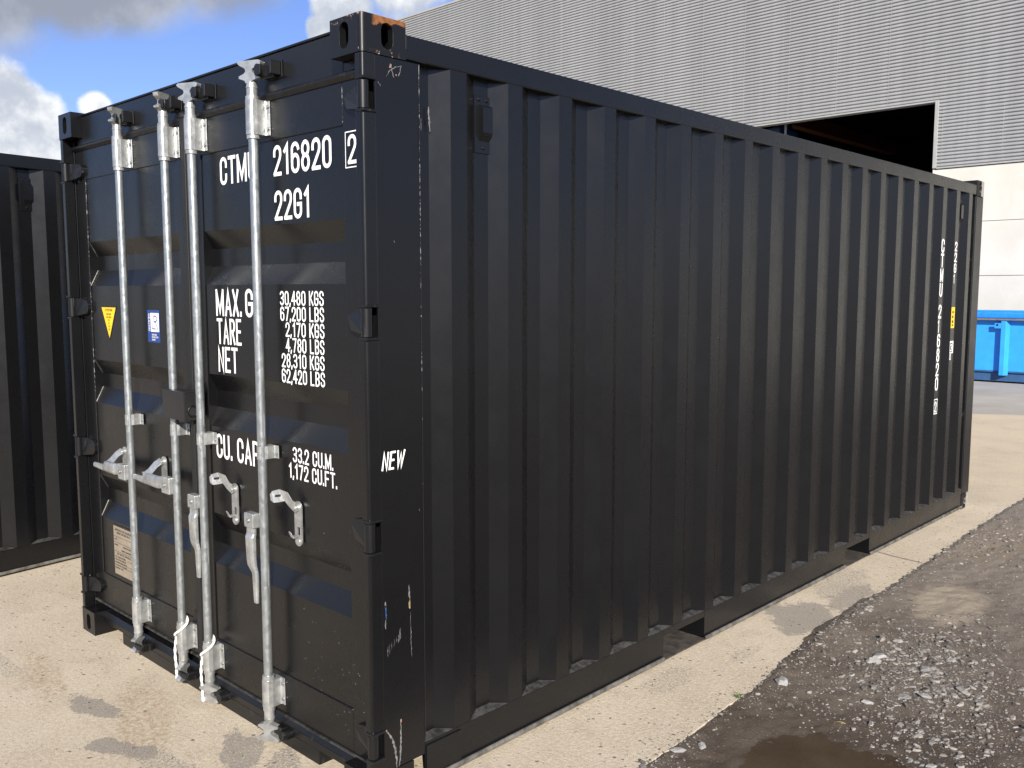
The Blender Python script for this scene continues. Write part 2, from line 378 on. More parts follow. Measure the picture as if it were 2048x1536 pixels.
def stadium(r, half, n=8):
    return [(r*math.cos(R_(180*i/n)), half+r*math.sin(R_(180*i/n))) for i in range(n+1)]+[(r*math.cos(R_(180+180*i/n)), -half+r*math.sin(R_(180+180*i/n))) for i in range(n+1)]
def casting(xo, sx, yo, sy, z0, top, mat, near=False):
    """corner casting; xo,yo outer planes, sx,sy inward direction"""
    x1, y1 = xo+sx*.162, yo+sy*.178; z1 = z0+.118
    # outer block with rounded vertical outer edge
    rr = .016; pts = []
    for i in range(7):
        a = R_(90*i/6); pts.append((xo+sx*(rr-rr*math.cos(a)), yo+sy*(rr-rr*math.sin(a))))
    pts += [(x1, yo), (x1, y1), (xo, y1)]
    b = MB().prism(pts, lambda p, q, t: (p, q, t), z0, z1).build('corner_casting', mat, root)
    bpy.context.view_layer.update()
    import bmesh
    bm = bmesh.new(); bm.from_mesh(b.data); bmesh.ops.recalc_face_normals(bm, faces=bm.faces); bm.to_mesh(b.data); bm.free()
    cut = []
    def cutter(m):
        o = m.build('cutter', mat)
        bm = bmesh.new(); bm.from_mesh(o.data); bmesh.ops.remove_doubles(bm, verts=bm.verts, dist=1e-6); bmesh.ops.recalc_face_normals(bm, faces=bm.faces); bm.to_mesh(o.data); bm.free()
        cut.append(o)
    zc = (z0+z1)/2+(.002 if top else -.002)
    cutter(MB().box(xo+sx*.026, xo+sx*.140, yo+sy*.026, yo+sy*.150, z0+.024, z1-.026))
    cx = xo+sx*.088; cutter(MB().prism(stadium(.0235, .017), lambda p, q, t: (cx+p, t, zc+q), yo-sy*.02, yo+sy*.06))
    cy = yo+sy*.102; cutter(MB().prism(stadium(.0235, .017), lambda p, q, t: (t, cy+p, zc+q), xo-sx*.02, xo+sx*.06))
    for o in [b]+cut:
        bm = bmesh.new(); bm.from_mesh(o.data); bmesh.ops.remove_doubles(bm, verts=bm.verts, dist=1e-6); bmesh.ops.recalc_face_normals(bm, faces=bm.faces); bm.to_mesh(o.data); bm.free()
    boolean(b, cut)
    m = b.modifiers.new('bevel', 'BEVEL'); m.width = .0060; m.segments = 3; m.limit_method = 'ANGLE'; m.angle_limit = R_(50)
    return b
for xo, sx in ((0, -1), (-CW, 1)):
    for yo, sy in ((0, 1), (CL, -1)):
        casting(xo, sx, yo, sy, CH-.118, True, M['paint_cast'] if (xo == 0 and yo == 0) else M['cast_far'] if (xo == 0 and yo == CL) else M['paint'])
        far = xo == 0 and yo == CL
        casting(xo, sx, yo, sy, 0, False, M['cast_far'] if far else M['paint'])

# --- corner posts.  Door end: front strip broken by hinge slots, panel behind
HZ = [(2.303, 2.392), (1.590, 1.685), (.886, .985), (.178, .262)]
def door_post(sgn, hz):
    X = lambda x: x if sgn > 0 else -CW-x            # mirror to the other side
    m = MB()
    zs = [.118]+[v for a, b in sorted(hz) for v in (a, b)]+[CH-.118]
    for i in range(0, len(zs), 2):
        pts = [(X(-.004-.012*(1-math.cos(R_(a)))), .004+.012*(1-math.sin(R_(a)))) for a in range(0, 91, 15)]
        pts = [(X(-.002), .052)]+pts+[(X(-.040), .004), (X(-.040), .010), (X(-.040), .052)]
        m.prism(pts, lambda p, q, t: (p, q, t), zs[i]+.0008, zs[i+1]-.0008)
    o = m.build('corner_post', M['paint'], root, .0015)
    p = MB().box(X(-.012), X(-.003), .0525, .232, .1185, CH-.1185).box(X(-.046), X(-.0405), .0525, .09, .12, CH-.12).box(X(-.046), X(-.012), .085, .091, .12, CH-.12).box(X(-.10), X(-.046), .088, .18, .12, CH-.12)
    p.build('post_panel', M['paint'], o, .002)
    for a, b in hz:                                    # hinge lugs at the top and bottom of each slot
        for z in (a-.010, b): MB().box(X(.002), X(-.038), .001, .055, z, z+.010).build('hinge_lug', M['paint_worn'], o, .003)
    return o
post = door_post(1, HZ)
post_left = door_post(-1, [(a+(.02 if a < 1.7 else -.03), b+(.02 if a < 1.7 else -.03)) for a, b in HZ])
for sgn in (1, -1):                                    # cargo-end posts
    X = lambda x: x if sgn > 0 else -CW-x
    MB().box(X(-.003), X(-.05), CL-.175, CL-.003, .1185, CH-.1185).build('corner_post', M['paint_worn'], root, .008)
# weld / sealant bead where wall meets post
MB().box(-.0032, -.0014, .2326, .2337, .17, 2.47).build('sealant_bead', M['bead'], post)

# --- side walls
def wall_profile(x, sx):
    P = [(x+sx*.036, .15), (x+sx*.036, .3065)]
    k = 0
    while True:
        c = .412+.2815*k
        if c > 5.79: break
        P += [(x, c-.0375), (x, c+.0375), (x+sx*.036, c+.1055)]
        if c+.1762 < 5.76: P.append((x+sx*.036, c+.176))
        k += 1
    P.append((x+sx*.036, 5.90))
    return P
for x, sx in ((-.005, -1), (-CW+.005, 1)):
    P = wall_profile(x, sx); m = MB()
    m.sheet([(a, b, .150) for a, b in P], [(a, b, 2.492) for a, b in P])
    if sx > 0: m.f = [f[::-1] for f in m.f]
    m.build('side_wall', M['paint'], root, .005, 3)
# --- rails
for sgn in (1, -1):
    X = lambda x: x if sgn > 0 else -CW-x
    MB().box(X(-.003), X(-.060), .1785, CL-.1785, 2.478, 2.556).build('top_rail', M['paint'], root, .006, 3)
    gp = MB().prism([(.179, 2.480), (.232, 2.480), (.26, 2.4775), (.26, 2.51), (.179, 2.51)], lambda p, q, t: (t, p, q), X(-.0025), X(-.02)).build('gusset', M['paint'], root, .001)
    PK = ((1.704, 2.061), (3.700, 4.075)); segs = [(.232, PK[0][0]), (PK[0][1], PK[1][0]), (PK[1][1], CL-.179)]
    pts = lambda t: [(-.004, .160), (-.004, .030), (.006, .022), (.008, .016), (-.002, .014), (-.05, .014), (-.05, .020), (-.010, .028), (-.010, .154), (-.05, .154), (-.05, .160)]
    m = MB()
    for a, b in segs:
        m.prism([(p, q) for p, q in pts(0)], lambda p, q, t: (X(p), t, q), a, b)
    rail = None
    for a, b in PK: m.box(X(-.004), X(-.010), a, b, .128, .160).box(X(-.010), X(-.05), a, b, .154, .160)
    rail = m.build('bottom_rail', M['paint'], root, .002)
    for a, b in PK:
        k = MB().box(X(.004), X(-1.2), a, b, .014, .020)
        k.build('fork_pocket_floor', M['rustfloor'], rail)
        MB().prism([(a, .0205), (a, .128), (b, .128), (b, .0205), (b+.006, .0205), (b+.006, .134), (a-.006, .134), (a-.006, .0205)], lambda p, q, t: (t, p, q), X(-.0105), X(-1.2)).build('fork_pocket', M['paint'], rail)
    # dusty ledge showing in the recesses
    pr = wall_profile(-.005, -1)
    A_ = [(X(-.0035), q, .1612) for p, q in pr]; B_ = [(X(p-.001), q, .1612+.012*(-.005-p)/.036) for p, q in pr]
    A_[0] = (X(-.0035), .234, .1612); B_[0] = (X(-.042), .234, .173)
    d = MB().sheet(A_, B_) if sgn > 0 else MB().sheet(B_, A_)
    d.build('dusty_ledge', M['dust'], rail)
    MB().box(X(.0120), X(-.003), .234, PK[0][0], .0125, .0330).box(X(.0120), X(-.003), PK[0][1], PK[1][0], .0125, .0330).box(X(.0120), X(-.003), PK[1][1], CL-.18, .0125, .0330).build('rail_flange', M['flange'], rail, .008, 3)
    if sgn > 0:
        MB().box(.0015, -.0035, .236, .402, .030, .148).build('patch_plate', M['paint'], rail, .0015)
# --- far end wall, roof, floor
P = []
x = -.05
while x > -CW+.1: P += [(x, CL-.055), (x-.09, CL-.055), (x-.13, CL-.018), (x-.22, CL-.018)]; x -= .26
MB().sheet([(a, b, .15) for a, b in P], [(a, b, 2.5) for a, b in P]).build('end_wall', M['paint'], root)
MB().box(-.163, -CW+.163, CL-.06, CL-.004, 2.48, 2.57).build('end_header', M['paint'], root, .003)
MB().box(-.163, -CW+.163, CL-.06, CL-.004, .02, .15).build('end_sill', M['paint'], root, .003)
P = []; y = .06
while y < CL-.2: P += [(y, 2.540), (y+.1, 2.540), (y+.12, 2.553), (y+.2, 2.553)]; y += .22
MB().sheet([(-.055, a, b) for a, b in P], [(-CW+.055, a, b) for a, b in P]).build('roof', M['paint'], root)
MB().box(-.05, -CW+.05, .12, CL-.06, .135, .150).build('floor', M['rustfloor'], root)
# --- header and sill of the door end
hd = MB().box(-.1625, -CW+.1625, .050, .10, 2.434, 2.572).box(-.100, -CW+.100, .0515, .10, 2.434, 2.472).build('header', M['paint'], root, .003)
MB().box(-.17, -CW+.17, .045, .30, 2.5725, 2.581).build('roof_edge', M['paint'], hd, .003)
lip = MB().prism([(.0508, 2.4335), (.0485, 2.442), (.0425, 2.436), (.0435, 2.428), (.0555, 2.416), (.075, 2.416), (.075, 2.4335)][::-1], lambda p, q, t: (t, p, q), -.046, -CW+.046)
lip.build('rain_lip', M['paint_worn'], hd)
sill = MB().box(-.1625, -CW+.1625, .050, .12, .060, .088).box(-.385, -2.062, .050, .12, .004, .060).prism([(.050, .0885), (.064, .112), (.12, .112), (.12, .0885)], lambda p, q, t: (t, p, q), -.046, -CW+.046).box(-.163, -.385, .115, .12, .004, .060).build('sill', M['paint_worn'], root, .002)

# --- doors
FY = .060
TROUGH = (.608, 1.187, 1.762)
def door(name, x0, x1, zb, zt, zwb, zwt, sl, sr):
    """leaf between x0<x1; panel pressed with three horizontal troughs, framed proud by 4 mm"""
    m = MB()
    m.box(x0, x0+sl, FY, FY+.045, zb, zt).box(x1-sr, x1, FY, FY+.045, zb, zt)
    m.box(x0+sl, x1-sr, FY, FY+.045, zb, zwb).box(x0+sl, x1-sr, FY, FY+.045, zwt, zt)
    o = m.build('door', M['paint_door'], root, .002)
    P = [(FY+.005, zwb-.01)]
    for b in TROUGH: P += [(FY+.005, b), (FY+.043, b+.075), (FY+.043, b+.145), (FY+.005, b+.215)]
    P.append((FY+.005, zwt+.01))
    A = [(x0+sl-.006, p, q) for p, q in P]; B = [(x1-sr+.006, p, q) for p, q in P]
    MB().sheet(A, B).build('door_panel', M['paint_door'], o, .008, 3)
    return o
DR = door('door', -1.222, -.048, .118, 2.428, .280, 2.278, .082, .137)
DL = door('door', -2.388, -1.256, .160, 2.422, .318, 2.278, .105, .085)
# seals
MB().box(-1.2555, -1.2225, .034, .075, .10, 2.43).box(-1.262, -1.216, .040, .048, .095, 2.432).build('door_gasket', M['rubber'], DR, .004)
MB().box(-1.22, -.05, .052, .07, .1135, .119).build('bottom_seal', M['dust'], DR)
MB().box(-2.386, -1.258, .052, .07, .1535, .161).build('bottom_seal', M['dust'], DL)
MB().box(-2.398, -2.3885, .066, .085, .16, 2.42).build('door_gasket', M['rubber'], DL, .003)
# fine pale weld lines on the frame of the leaves
MB().box(-2.2838, -2.2822, FY-.001, FY+.002, .33, 2.27).build('weld_bead', M['bead'], DL)
MB().box(-.1852, -.1838, FY-.001, FY+.002, 2.285, 2.40).build('weld_bead', M['bead'], DR)
MB().box(-2.3948, -2.3932, .0640, .067, .3, 2.33).build('weld_bead', M['bead'], post_left)

for b in TROUGH:  # beads at the trough ends; the lower one is painted bright as a highlight
    for q0, q1, m_ in ((.004, .077, 'weld'), (.145, .214, 'dust')):
        y0, y1 = (FY+.004, FY+.041) if q0 < .1 else (FY+.041, FY+.004)
        MB().tube([(-2.2815, y0, b+q0), (-2.2805, (y0+y1)/2, b+(q0+q1)/2), (-2.2815, y1, b+q1)], .0022, 6).build('weld_bead', M[m_], DL)
# --- lock rods and their fittings
RY = .012
def bracket(x, z0, z1, dr):
    m = MB(); r = .0245; yF = FY-.0005
    prof = [(x+r*math.cos(R_(a)), RY+r*math.sin(R_(a))) for a in range(150, 331, 15)]      # wraps the front of the rod
    prof += [(x+.0245, RY+.004), (x+.020, yF-.010), (x+.023, yF-.004), (x+.041, yF-.004), (x+.041, yF), (x-.02, yF), (x-.0225, RY+.02)]
    m.prism(prof, lambda p, q, t: (p, q, t), z0, z1)
    o = m.build('rod_bracket', M['zinc'], dr, .003)
    for z in (z0+.022, z1-.022):
        MB().cyl((x+.032, yF-.0035, z), (x+.032, yF-.010, z), .0065, 12).build('bracket_bolt', M['galv'], dr)
        MB().cyl((x-.0255, RY-.006, z), (x-.021, RY-.004, z), .0045, 10).build('bracket_hole', M['black_st'], dr)
    return o
def cam_head(x, z, up, dr, engaged):
    """hourglass cam with two winged prongs at the rod's end"""
    m = MB(); s = 1 if up else -1
    prof = [(-.016, 0), (.016, 0), (.020, .012), (.058, .020), (.060, .028), (.024, .042), (.017, .052), (.020, .062), (.060, .078), (.064, .092), (.052, .098),
            (-.050, .098), (-.060, .090), (-.050, .080), (-.020, .064), (-.016, .052), (-.024, .042), (-.052, .032), (-.052, .022), (-.022, .012)]
    a = R_(-64 if engaged else 24)
    ux, uy = math.cos(a), math.sin(a)
    k = .80
    m.prism([(p*k*(.72 if engaged else 1), q*k) for p, q in prof], lambda p, q, t: (x+p*ux-t*uy, RY-.004+p*uy+t*ux, z+s*q), -.012, .012)
    return m.build('cam', M['zinc'], dr, .004, 2)
def rod(x, dr, zt, zb, engaged, dzt, dzb):
    m = MB().cyl((x, RY, zb-.02), (x, RY, zt+.02), .017, 24); m.build('lock_rod', M['galv'], dr)
    MB().cyl((x, RY, zt-.1365), (x, RY, zt-.1235), .0225, 20).build('rod_collar', M['zinc'], dr)
    MB().cyl((x, RY, zt-.001), (x, RY, zt+.012), .0235, 20).cyl((x, RY, zt+.012), (x, RY, zt+.040), .0195, 20).cyl((x, RY, zt+.040), (x, RY, zt+.062), .0215, 20, .0165).build('rod_collar', M['zinc'], dr)
    MB().cyl((x, RY, zb+.105), (x, RY, zb+.122), .0225, 20).build('rod_collar', M['zinc'], dr)
    MB().cyl((x, RY, zb-.016), (x, RY, zb+.001), .0225, 20).cyl((x, RY, zb-.046), (x, RY, zb-.016), .0195, 20).cyl((x, RY, zb-.064), (x, RY, zb-.046), .0165, 20, .0215).build('rod_collar', M['zinc'], dr)
    bracket(x, zt-.122, zt, dr); bracket(x, zb, zb+.105, dr)
    cam_head(x, zt+.056, True, dr, engaged); cam_head(x, zb-.058, False, dr, engaged)
    zg = 1.140 if dr is DR else 1.153
    g = MB(); r = .0195
    prof = [(x+r*math.cos(R_(q)), RY+r*math.sin(R_(q))) for q in range(160, 316, 15)]+[(x+.020, RY+.012), (x+.018, FY-.008), (x+.022, FY-.004), (x+.040, FY-.004), (x+.040, FY-.0005), (x-.02, FY-.0005), (x-.0195, RY+.01)]
    g.prism(prof, lambda p, q, t: (p, q, t), zg-.024, zg+.024)
    g.build('rod_guide', M['zinc'], dr, .0025)
    MB().cyl((x+.031, FY-.0045, zg-.006), (x+.031, FY-.009, zg-.006), .006, 10).build('guide_bolt', M['galv'], dr)
rod(-1.790, DL, 2.408, .195, True, 0, 0)
rod(-1.348, DL, 2.408, .190, True, 0, 0)
rod(-1.118, DR, 2.412, .165, False, 0, 0)
rod(-.657, DR, 2.418, .158, False, 0, 0)
# keepers on header and sill
def keeper(x, z, par, up):
    m = MB(); s = 1 if up else -1
    m.box(x-.05, x+.05, .0455, .0505, z-.03, z+.03)
    m.box(x-.046, x-.034, -.002, .0455, z-.02, z+.022).box(x+.034, x+.046, .002, .0455, z-.024, z+.024)
    m.box(x-.034, x+.034, .024, .0455, z-s*.024-.006, z-s*.024+.006)
    if up: m.box(x-.046, x-.010, -.006, .004, z-.018, z+.016)
    return m.build('cam_keeper', M['paint_worn'], par, .004)
keeper(-1.752, 2.497, hd, True); keeper(-1.306, 2.497, hd, True)
keeper(-1.030, 2.503, hd, True); keeper(-.565, 2.512, hd, True)
def low_keeper(x, z):
    m = MB()
    for k in (-1, 1): m.box(x+k*.04-.008, x+k*.04+.008, -.006, .0495, z-.018, z+.018)
    m.box(x-.032, x+.048, -.012, .002, z-.014, z+.012)
    return m.build('cam_keeper', M['paint_worn'], sill, .005)
low_keeper(-1.765, .088); low_keeper(-1.325, .085)
for x in (-1.045, -.575):
    MB().cyl((x, .049, .062), (x, .010, .062), .02, 14).box(x-.07, x-.012, .02, .0495, .05, .085).build('cam_keeper', M['paint_worn'], sill, .004)

# --- handles
def handle(x, z, dr, direction, swing=0.0):
    """hub riveted to the rod, bar running down (released) or to the left (locked)"""
    L = Vector((0, 0, -1)) if direction == 'down' else Vector((-1, 0, .03)).normalized()
    S = Vector((1, 0, 0)) if direction == 'down' else Vector((0, 0, -1))
    N = Vector((0, -1, 0))
    c = Vector((x, -.006, z))
    sec = [(.018, .000, .002, .036, .011), (.050, .000, .002, .036, .012), (.064, .001, .007, .037, .014), (.150, .003, .007, .035, .013), (.174, .004, .005, .034, .012), (.200, .017, .001, .023, .010), (.212, .018, .000, .022, .010), (.27, .019, .000, .019, .009), (.318, .020, .000, .016, .008)]
    R = []
    for l, off, out, w, t in sec:
        p = c+L*l+S*(off-.002)+N*out; w2 = w*.72; t2 = t
        R.append([p+S*w2-N*t2*.6, p+S*w2+N*t2*.6, p+S*w2*.55+N*t2, p-S*w2*.55+N*t2, p-S*w2+N*t2*.6, p-S*w2-N*t2*.6])
    m = MB().rings(R)
    if direction == 'down': m.obox(c, (.031, 0, 0), (0, .017, 0), (0, 0, .028))
    else: m.obox(c+Vector((.01, 0, 0)), (.036, 0, 0), (0, .015, 0), (0, 0, .036))
    o = m.build('door_handle', M['zinc'], dr, .004)
    MB().cyl(c+Vector((0, -.016, 0)), c+Vector((0, -.021, 0)), .009, 12).cyl(c+Vector((0, -.021, 0)), c+Vector((0, -.022, 0)), .0045, 10).build('handle_rivet', M['galv'], dr)
    return o
handle(-.712, .878, DR, 'down'); handle(-1.160, .878, DR, 'down')
handle(-1.842, .908, DL, 'left'); handle(-1.402, .910, DL, 'left')
def catch(x, z, dr, closed):
    """slotted plate bolted to the leaf with a hinged arm and a little hook"""
    w = .022; y0, y1 = FY-.0005, FY-.0065
    out = [(w*math.cos(R_(a)), .062+w*math.sin(R_(a))) for a in range(0, 181, 20)]+[(w*math.cos(R_(a)), -.062+w*math.sin(R_(a))) for a in range(180, 361, 20)]
    m = MB()
    ring = lambda t: [(x+p, t, z+q) for p, q in out]
    o = MB().prism(out, lambda p, q, t: (x+p, t, z+q), y1, y0).build('handle_catch', M['zinc'], dr)
    k = MB().box(x-.007, x+.012, y1-.01, y0+.01, z-.044, z-.012).build('cutter', M['zinc'])
    import bmesh
    for q in (o, k):
        bm = bmesh.new(); bm.from_mesh(q.data); bmesh.ops.remove_doubles(bm, verts=bm.verts, dist=1e-6); bmesh.ops.recalc_face_normals(bm, faces=bm.faces); bm.to_mesh(q.data); bm.free()
    boolean(o, [k])
    a = MB()
    a.cyl((x-.002, y1, z+.060), (x-.002, y1-.012, z+.060), .015, 14).cyl((x-.002, y1-.012, z+.060), (x-.002, y1-.017, z+.060), .009, 10)
    MB().cyl((x+.001, y1, z-.066), (x+.001, y1-.005, z-.066), .012, 12).build('catch_bolt', M['zinc'], dr)
    hk = MB()
    # hook tongue bent out of the slot
    hk.rings([[(x-.007, y1, z-.044), (x+.010, y1, z-.044), (x+.010, y1, z-.040), (x-.007, y1, z-.040)],
             [(x-.012, y1-.024, z-.048), (x+.006, y1-.024, z-.050), (x+.006, y1-.024, z-.046), (x-.012, y1-.024, z-.044)],
             [(x-.014, y1-.032, z-.026), (x+.002, y1-.034, z-.030), (x+.002, y1-.030, z-.028), (x-.014, y1-.028, z-.024)]])
    hk.build('catch_hook', M['zinc'], dr)
    # folding arm
    if not closed:
        Pp = [(.002, .066, -.013, .019), (-.018, .076, -.017, .017), (-.042, .098, -.020, .020), (-.066, .100, -.032, .024), (-.088, .094, -.046, .022), (-.098, .092, -.050, .012)]
    else:
        Pp = [(.002, .066, -.013, .017), (-.012, .05, -.030, .018), (-.03, .018, -.050, .018), (-.060, .000, -.058, .016), (-.085, -.004, -.056, .015)]
    Rr = []
    for i, (dx, dz, dy, hw) in enumerate(Pp):
        d = Vector((Pp[min(i+1, len(Pp)-1)][0]-Pp[max(i-1, 0)][0], 0, Pp[min(i+1, len(Pp)-1)][1]-Pp[max(i-1, 0)][1])).normalized()
        n = Vector((-d.z, 0, d.x)); p = Vector((x+dx, y1+dy, z+dz))
        Rr.append([p+n*hw-Vector((0, .002, 0)), p-n*hw-Vector((0, .002, 0)), p-n*hw+Vector((0, .002, 0)), p+n*hw+Vector((0, .002, 0))])
    a.rings(Rr)
    a.build('catch_arm', M['zinc'], dr, .0015)
    h = MB()
    if not closed:
        h.obox((x-.070, y1-.0375, z+.100), (.009, .0052, .0015), (.001, 0, .0045), (.0003, .0012, 0)); h.build('padlock_slot', M['black_st'], dr)
catch(-.494, .890, DR, False); catch(-.944, .890, DR, False)
catch(-1.960, .918, DL, True); catch(-1.555, .922, DL, True)

# --- hinges
def hinge(xk, s, z0, z1, dr):
    """knuckle at the corner and a D-shaped blade on the leaf; s = direction of the leaf"""
    zc = (z0+z1)/2; h = (z1-z0)/2-.002
    m = MB().cyl((xk, .020, zc-h), (xk, .020, zc+h), .0185, 18)
    out = [(0, -h), (.055, -h+.003), (.105, -h+.016), (.122, -h+.035), (.122, h-.028), (.105, h-.010), (.055, h-.002), (0, h)]
    def lp(t, k): return [(xk+s*(.012+p), t+(0.0 if p > .03 else -.02), zc+q*k) for p, q in out]
    m.rings([lp(FY-.016, .98), lp(FY-.001, 1.0)])
    o = m.build('hinge', M['paint_worn'], dr, .003)
    MB().box(xk+s*.045, xk+s*.075, FY-.0185, FY-.0155, zc-h*.55, zc+h*.62).box(xk+s*.083, xk+s*.099, FY-.0185, FY-.0155, zc-h*.5, zc+h*.55).build('hinge_rib', M['paint'], dr, .001)
for a, b in HZ: hinge(-.0215, -1, a, b, DR)
for a, b in HZ:
    k = .02 if a < 1.7 else -.03
    hinge(-CW+.0215, 1, a+k, b+k, DL)

# --- lock box across the leaves
o = MB().box(-1.372, -1.186, -.026, -.022, 1.208, 1.328).box(-1.372, -1.186, -.022, .036, 1.323, 1.328).box(-1.191, -1.186, -.022, .042, 1.208, 1.323).box(-1.372, -1.367, -.022, .03, 1.225, 1.323).box(-1.250, -1.20, .036, FY-.001, 1.22, 1.36).build('lock_box', M['box'], DR, .004, 3)
ring = [(-1.1845, .012+.019*math.cos(R_(a)), 1.246+.022*math.sin(R_(a))) for a in range(0, 361, 24)]
MB().tube(ring, .0035, 6).build('lock_box_rim', M['paint_worn'], DR)
MB().cyl((-1.187, .012, 1.246), (-1.1845, .012, 1.246), .017, 14).build('lock_box_hole', M['black_st'], DR)

# --- lettering on the doors
FO = FY+.0048          # panel face
def door_text(s, x, z, h, w, y=FO, par=DR, mat=None, name='lettering', **kw):
    mb = MB(); lettering(mb, s, (x, y, z), PX, PZ, h, w, **kw); return mb.build(name, mat or M['white'], par)
door_text('CTMU', -.995, 2.148, .106, .262)
door_text('216820', -.612, 2.150, .108, .357)
mb = MB(); lettering(mb, '2', (-.158, FY, 2.150), PX, PZ, .094, .046)
for q in ((-.172, -.108, 2.138, 2.1415), (-.172, -.108, 2.2515, 2.255), (-.172, -.1685, 2.1415, 2.2515), (-.1115, -.108, 2.1415, 2.2515)): rect(mb, (0, FY, 0), PX, PZ, *q, .0009)
mb.build('lettering', M['white'], DR)
door_text('22G1', -.612, 1.992, .106, .226)
door_text('MAX.', -1.060, 1.638, .108, .196); door_text('GR', -.836, 1.638, .108, .124); door_text('TARE', -1.057, 1.526, .104, .188); door_text('NET', -1.055, 1.414, .103, .150)
for i, (s, x, w) in enumerate((('30,480 KGS', -.592, .275), ('67,200 LBS', -.592, .275), ('2,170 KGS', -.560, .243), ('4,780 LBS', -.560, .241), ('28,310 KGS', -.590, .270), ('62,420 LBS', -.592, .272))):
    door_text(s, x, 1.686-.0565*i, .052, w)
door_text('CU. CAP.', -1.094, 1.060, .100, .350)
door_text('33.2 CU.M.', -.533, 1.114, .056, .252); door_text('1,172 CU.FT.', -.562, 1.052, .056, .302)
# stickers
t = MB(); y = FO-.001
t.add([(-2.180, y, 1.668), (-2.092, y, 1.500), (-1.998, y, 1.668)], [(0, 1, 2)]); t.build('warning_sticker', M['black_st'], DL)
t = MB(); y = FO-.0016
t.add([(-2.168, y, 1.660), (-2.091, y, 1.514), (-2.010, y, 1.660)], [(0, 1, 2)]); t.build('warning_sticker', M['yellow'], DL)
door_text('ATTENTION', -2.131, 1.642, .011, .085, FO-.0016, DL, M['black_st'], 'sticker_text')
for i, (s, w) in enumerate((('CONTAINER', .056), ('HAS BEEN', .056), ('FOR', .015), ('USE', .013), ('WITH', .016), ('AIR', .013))):
    door_text(s, -2.089-w/2, 1.624-.0145*i, .0085, w, FO-.0016, DL, M['black_st'], 'sticker_text')
t = MB(); rect(t, (0, FO, 0), PX, PZ, -1.680, -1.560, 1.511, 1.654, .0006); t.build('inspection_sticker', M['blue_st'], DL)
t = MB(); rect(t, (0, FO, 0), PX, PZ, -1.648, -1.568, 1.558, 1.641, .0012)
t.build('inspection_sticker', M['white'], DL)
t = MB()
def rib2(mb, pts, hw, y):
    for (a, b), (c, d) in zip(pts, pts[1:]):
        v = Vector((c-a, d-b)).normalized(); n = Vector((-v.y, v.x))*hw; e = v*hw*.6
        mb.add([(a-e.x+n.x, y, b-e.y+n.y), (a-e.x-n.x, y, b-e.y-n.y), (c+e.x-n.x, y, d+e.y-n.y), (c+e.x+n.x, y, d+e.y+n.y)], [(0, 1, 2, 3)]); y -= .00004
rib2(t, [(-1.632, 1.631), (-1.632, 1.571), (-1.600, 1.571)], .0025, FO-.0018)
rib2(t, [(-1.614, 1.582), (-1.614, 1.628), (-1.596, 1.628), (-1.586, 1.622), (-1.586, 1.610), (-1.596, 1.603), (-1.611, 1.603)], .0025, FO-.0022)
rib2(t, [(-1.600, 1.603), (-1.578, 1.569)], .0025, FO-.0026)
t.build('sticker_logo', M['blue_st'], DL)
mb = MB(); lettering(mb, 'CERTIFIED', (-1.6555, FO, 1.560), (0, 0, 1), (-1, 0, 0), .014, .078, lift=.0012); mb.build('sticker_text', M['white'], DL)
for i, s in enumerate(('CONTAINER', 'CERTIFICATION', 'SCHEME')): door_text(s, -1.640, 1.541-.011*i, .0075, (.048, .062, .034)[i], FO-.0006, DL, M['white'], 'sticker_text')
# approval plate
t = MB(); rect(t, (0, FO, 0), PX, PZ, -2.150, -1.915, .338, .596, .002); t.build('approval_plate', M['black_st'], DL)
t = MB(); rect(t, (0, FO, 0), PX, PZ, -2.143, -1.921, .345, .588, .0035); t.build('approval_plate', M['tan'], DL)
for s, x, z, h, w in (('APPROVED FOR TRANSPORT', -2.125, .566, .010, .19), ('UNDER CUSTOMS SEAL', -2.105, .551, .010, .15), ('CSC SAFETY APPROVAL', -2.110, .446, .010, .155), ('DATE MANUFACTURED', -2.135, .430, .008, .12),
                      ('IDENTIFICATION NO', -2.135, .416, .008, .12), ('MAXIMUM GROSS MASS', -2.135, .402, .008, .13), ('ALLOWABLE STACKING', -2.135, .388, .008, .13), ('RACKING TEST', -2.135, .374, .008, .09),
                      ('TYPE', -2.135, .518, .008, .03), ('OWNER', -2.135, .490, .008, .04), ('MANUFACTURER', -2.04, .490, .008, .09), ('TIMBER COMPONENT', -2.06, .470, .008, .11)):
    door_text(s, x, z, h, w, FO-.0035, DL, M['black_st'], 'plate_text')
t = MB()
for x0, x1, z in ((-2.14, -1.925, .535), (-2.14, -1.925, .505), (-2.14, -1.925, .461), (-2.0, -1.93, .402), (-2.0, -1.93, .388), (-2.0, -1.93, .43)): rect(t, (0, FO, 0), PX, PZ, x0, x1, z, z+.0018, .0041)
t.build('plate_text', M['black_st'], DL)

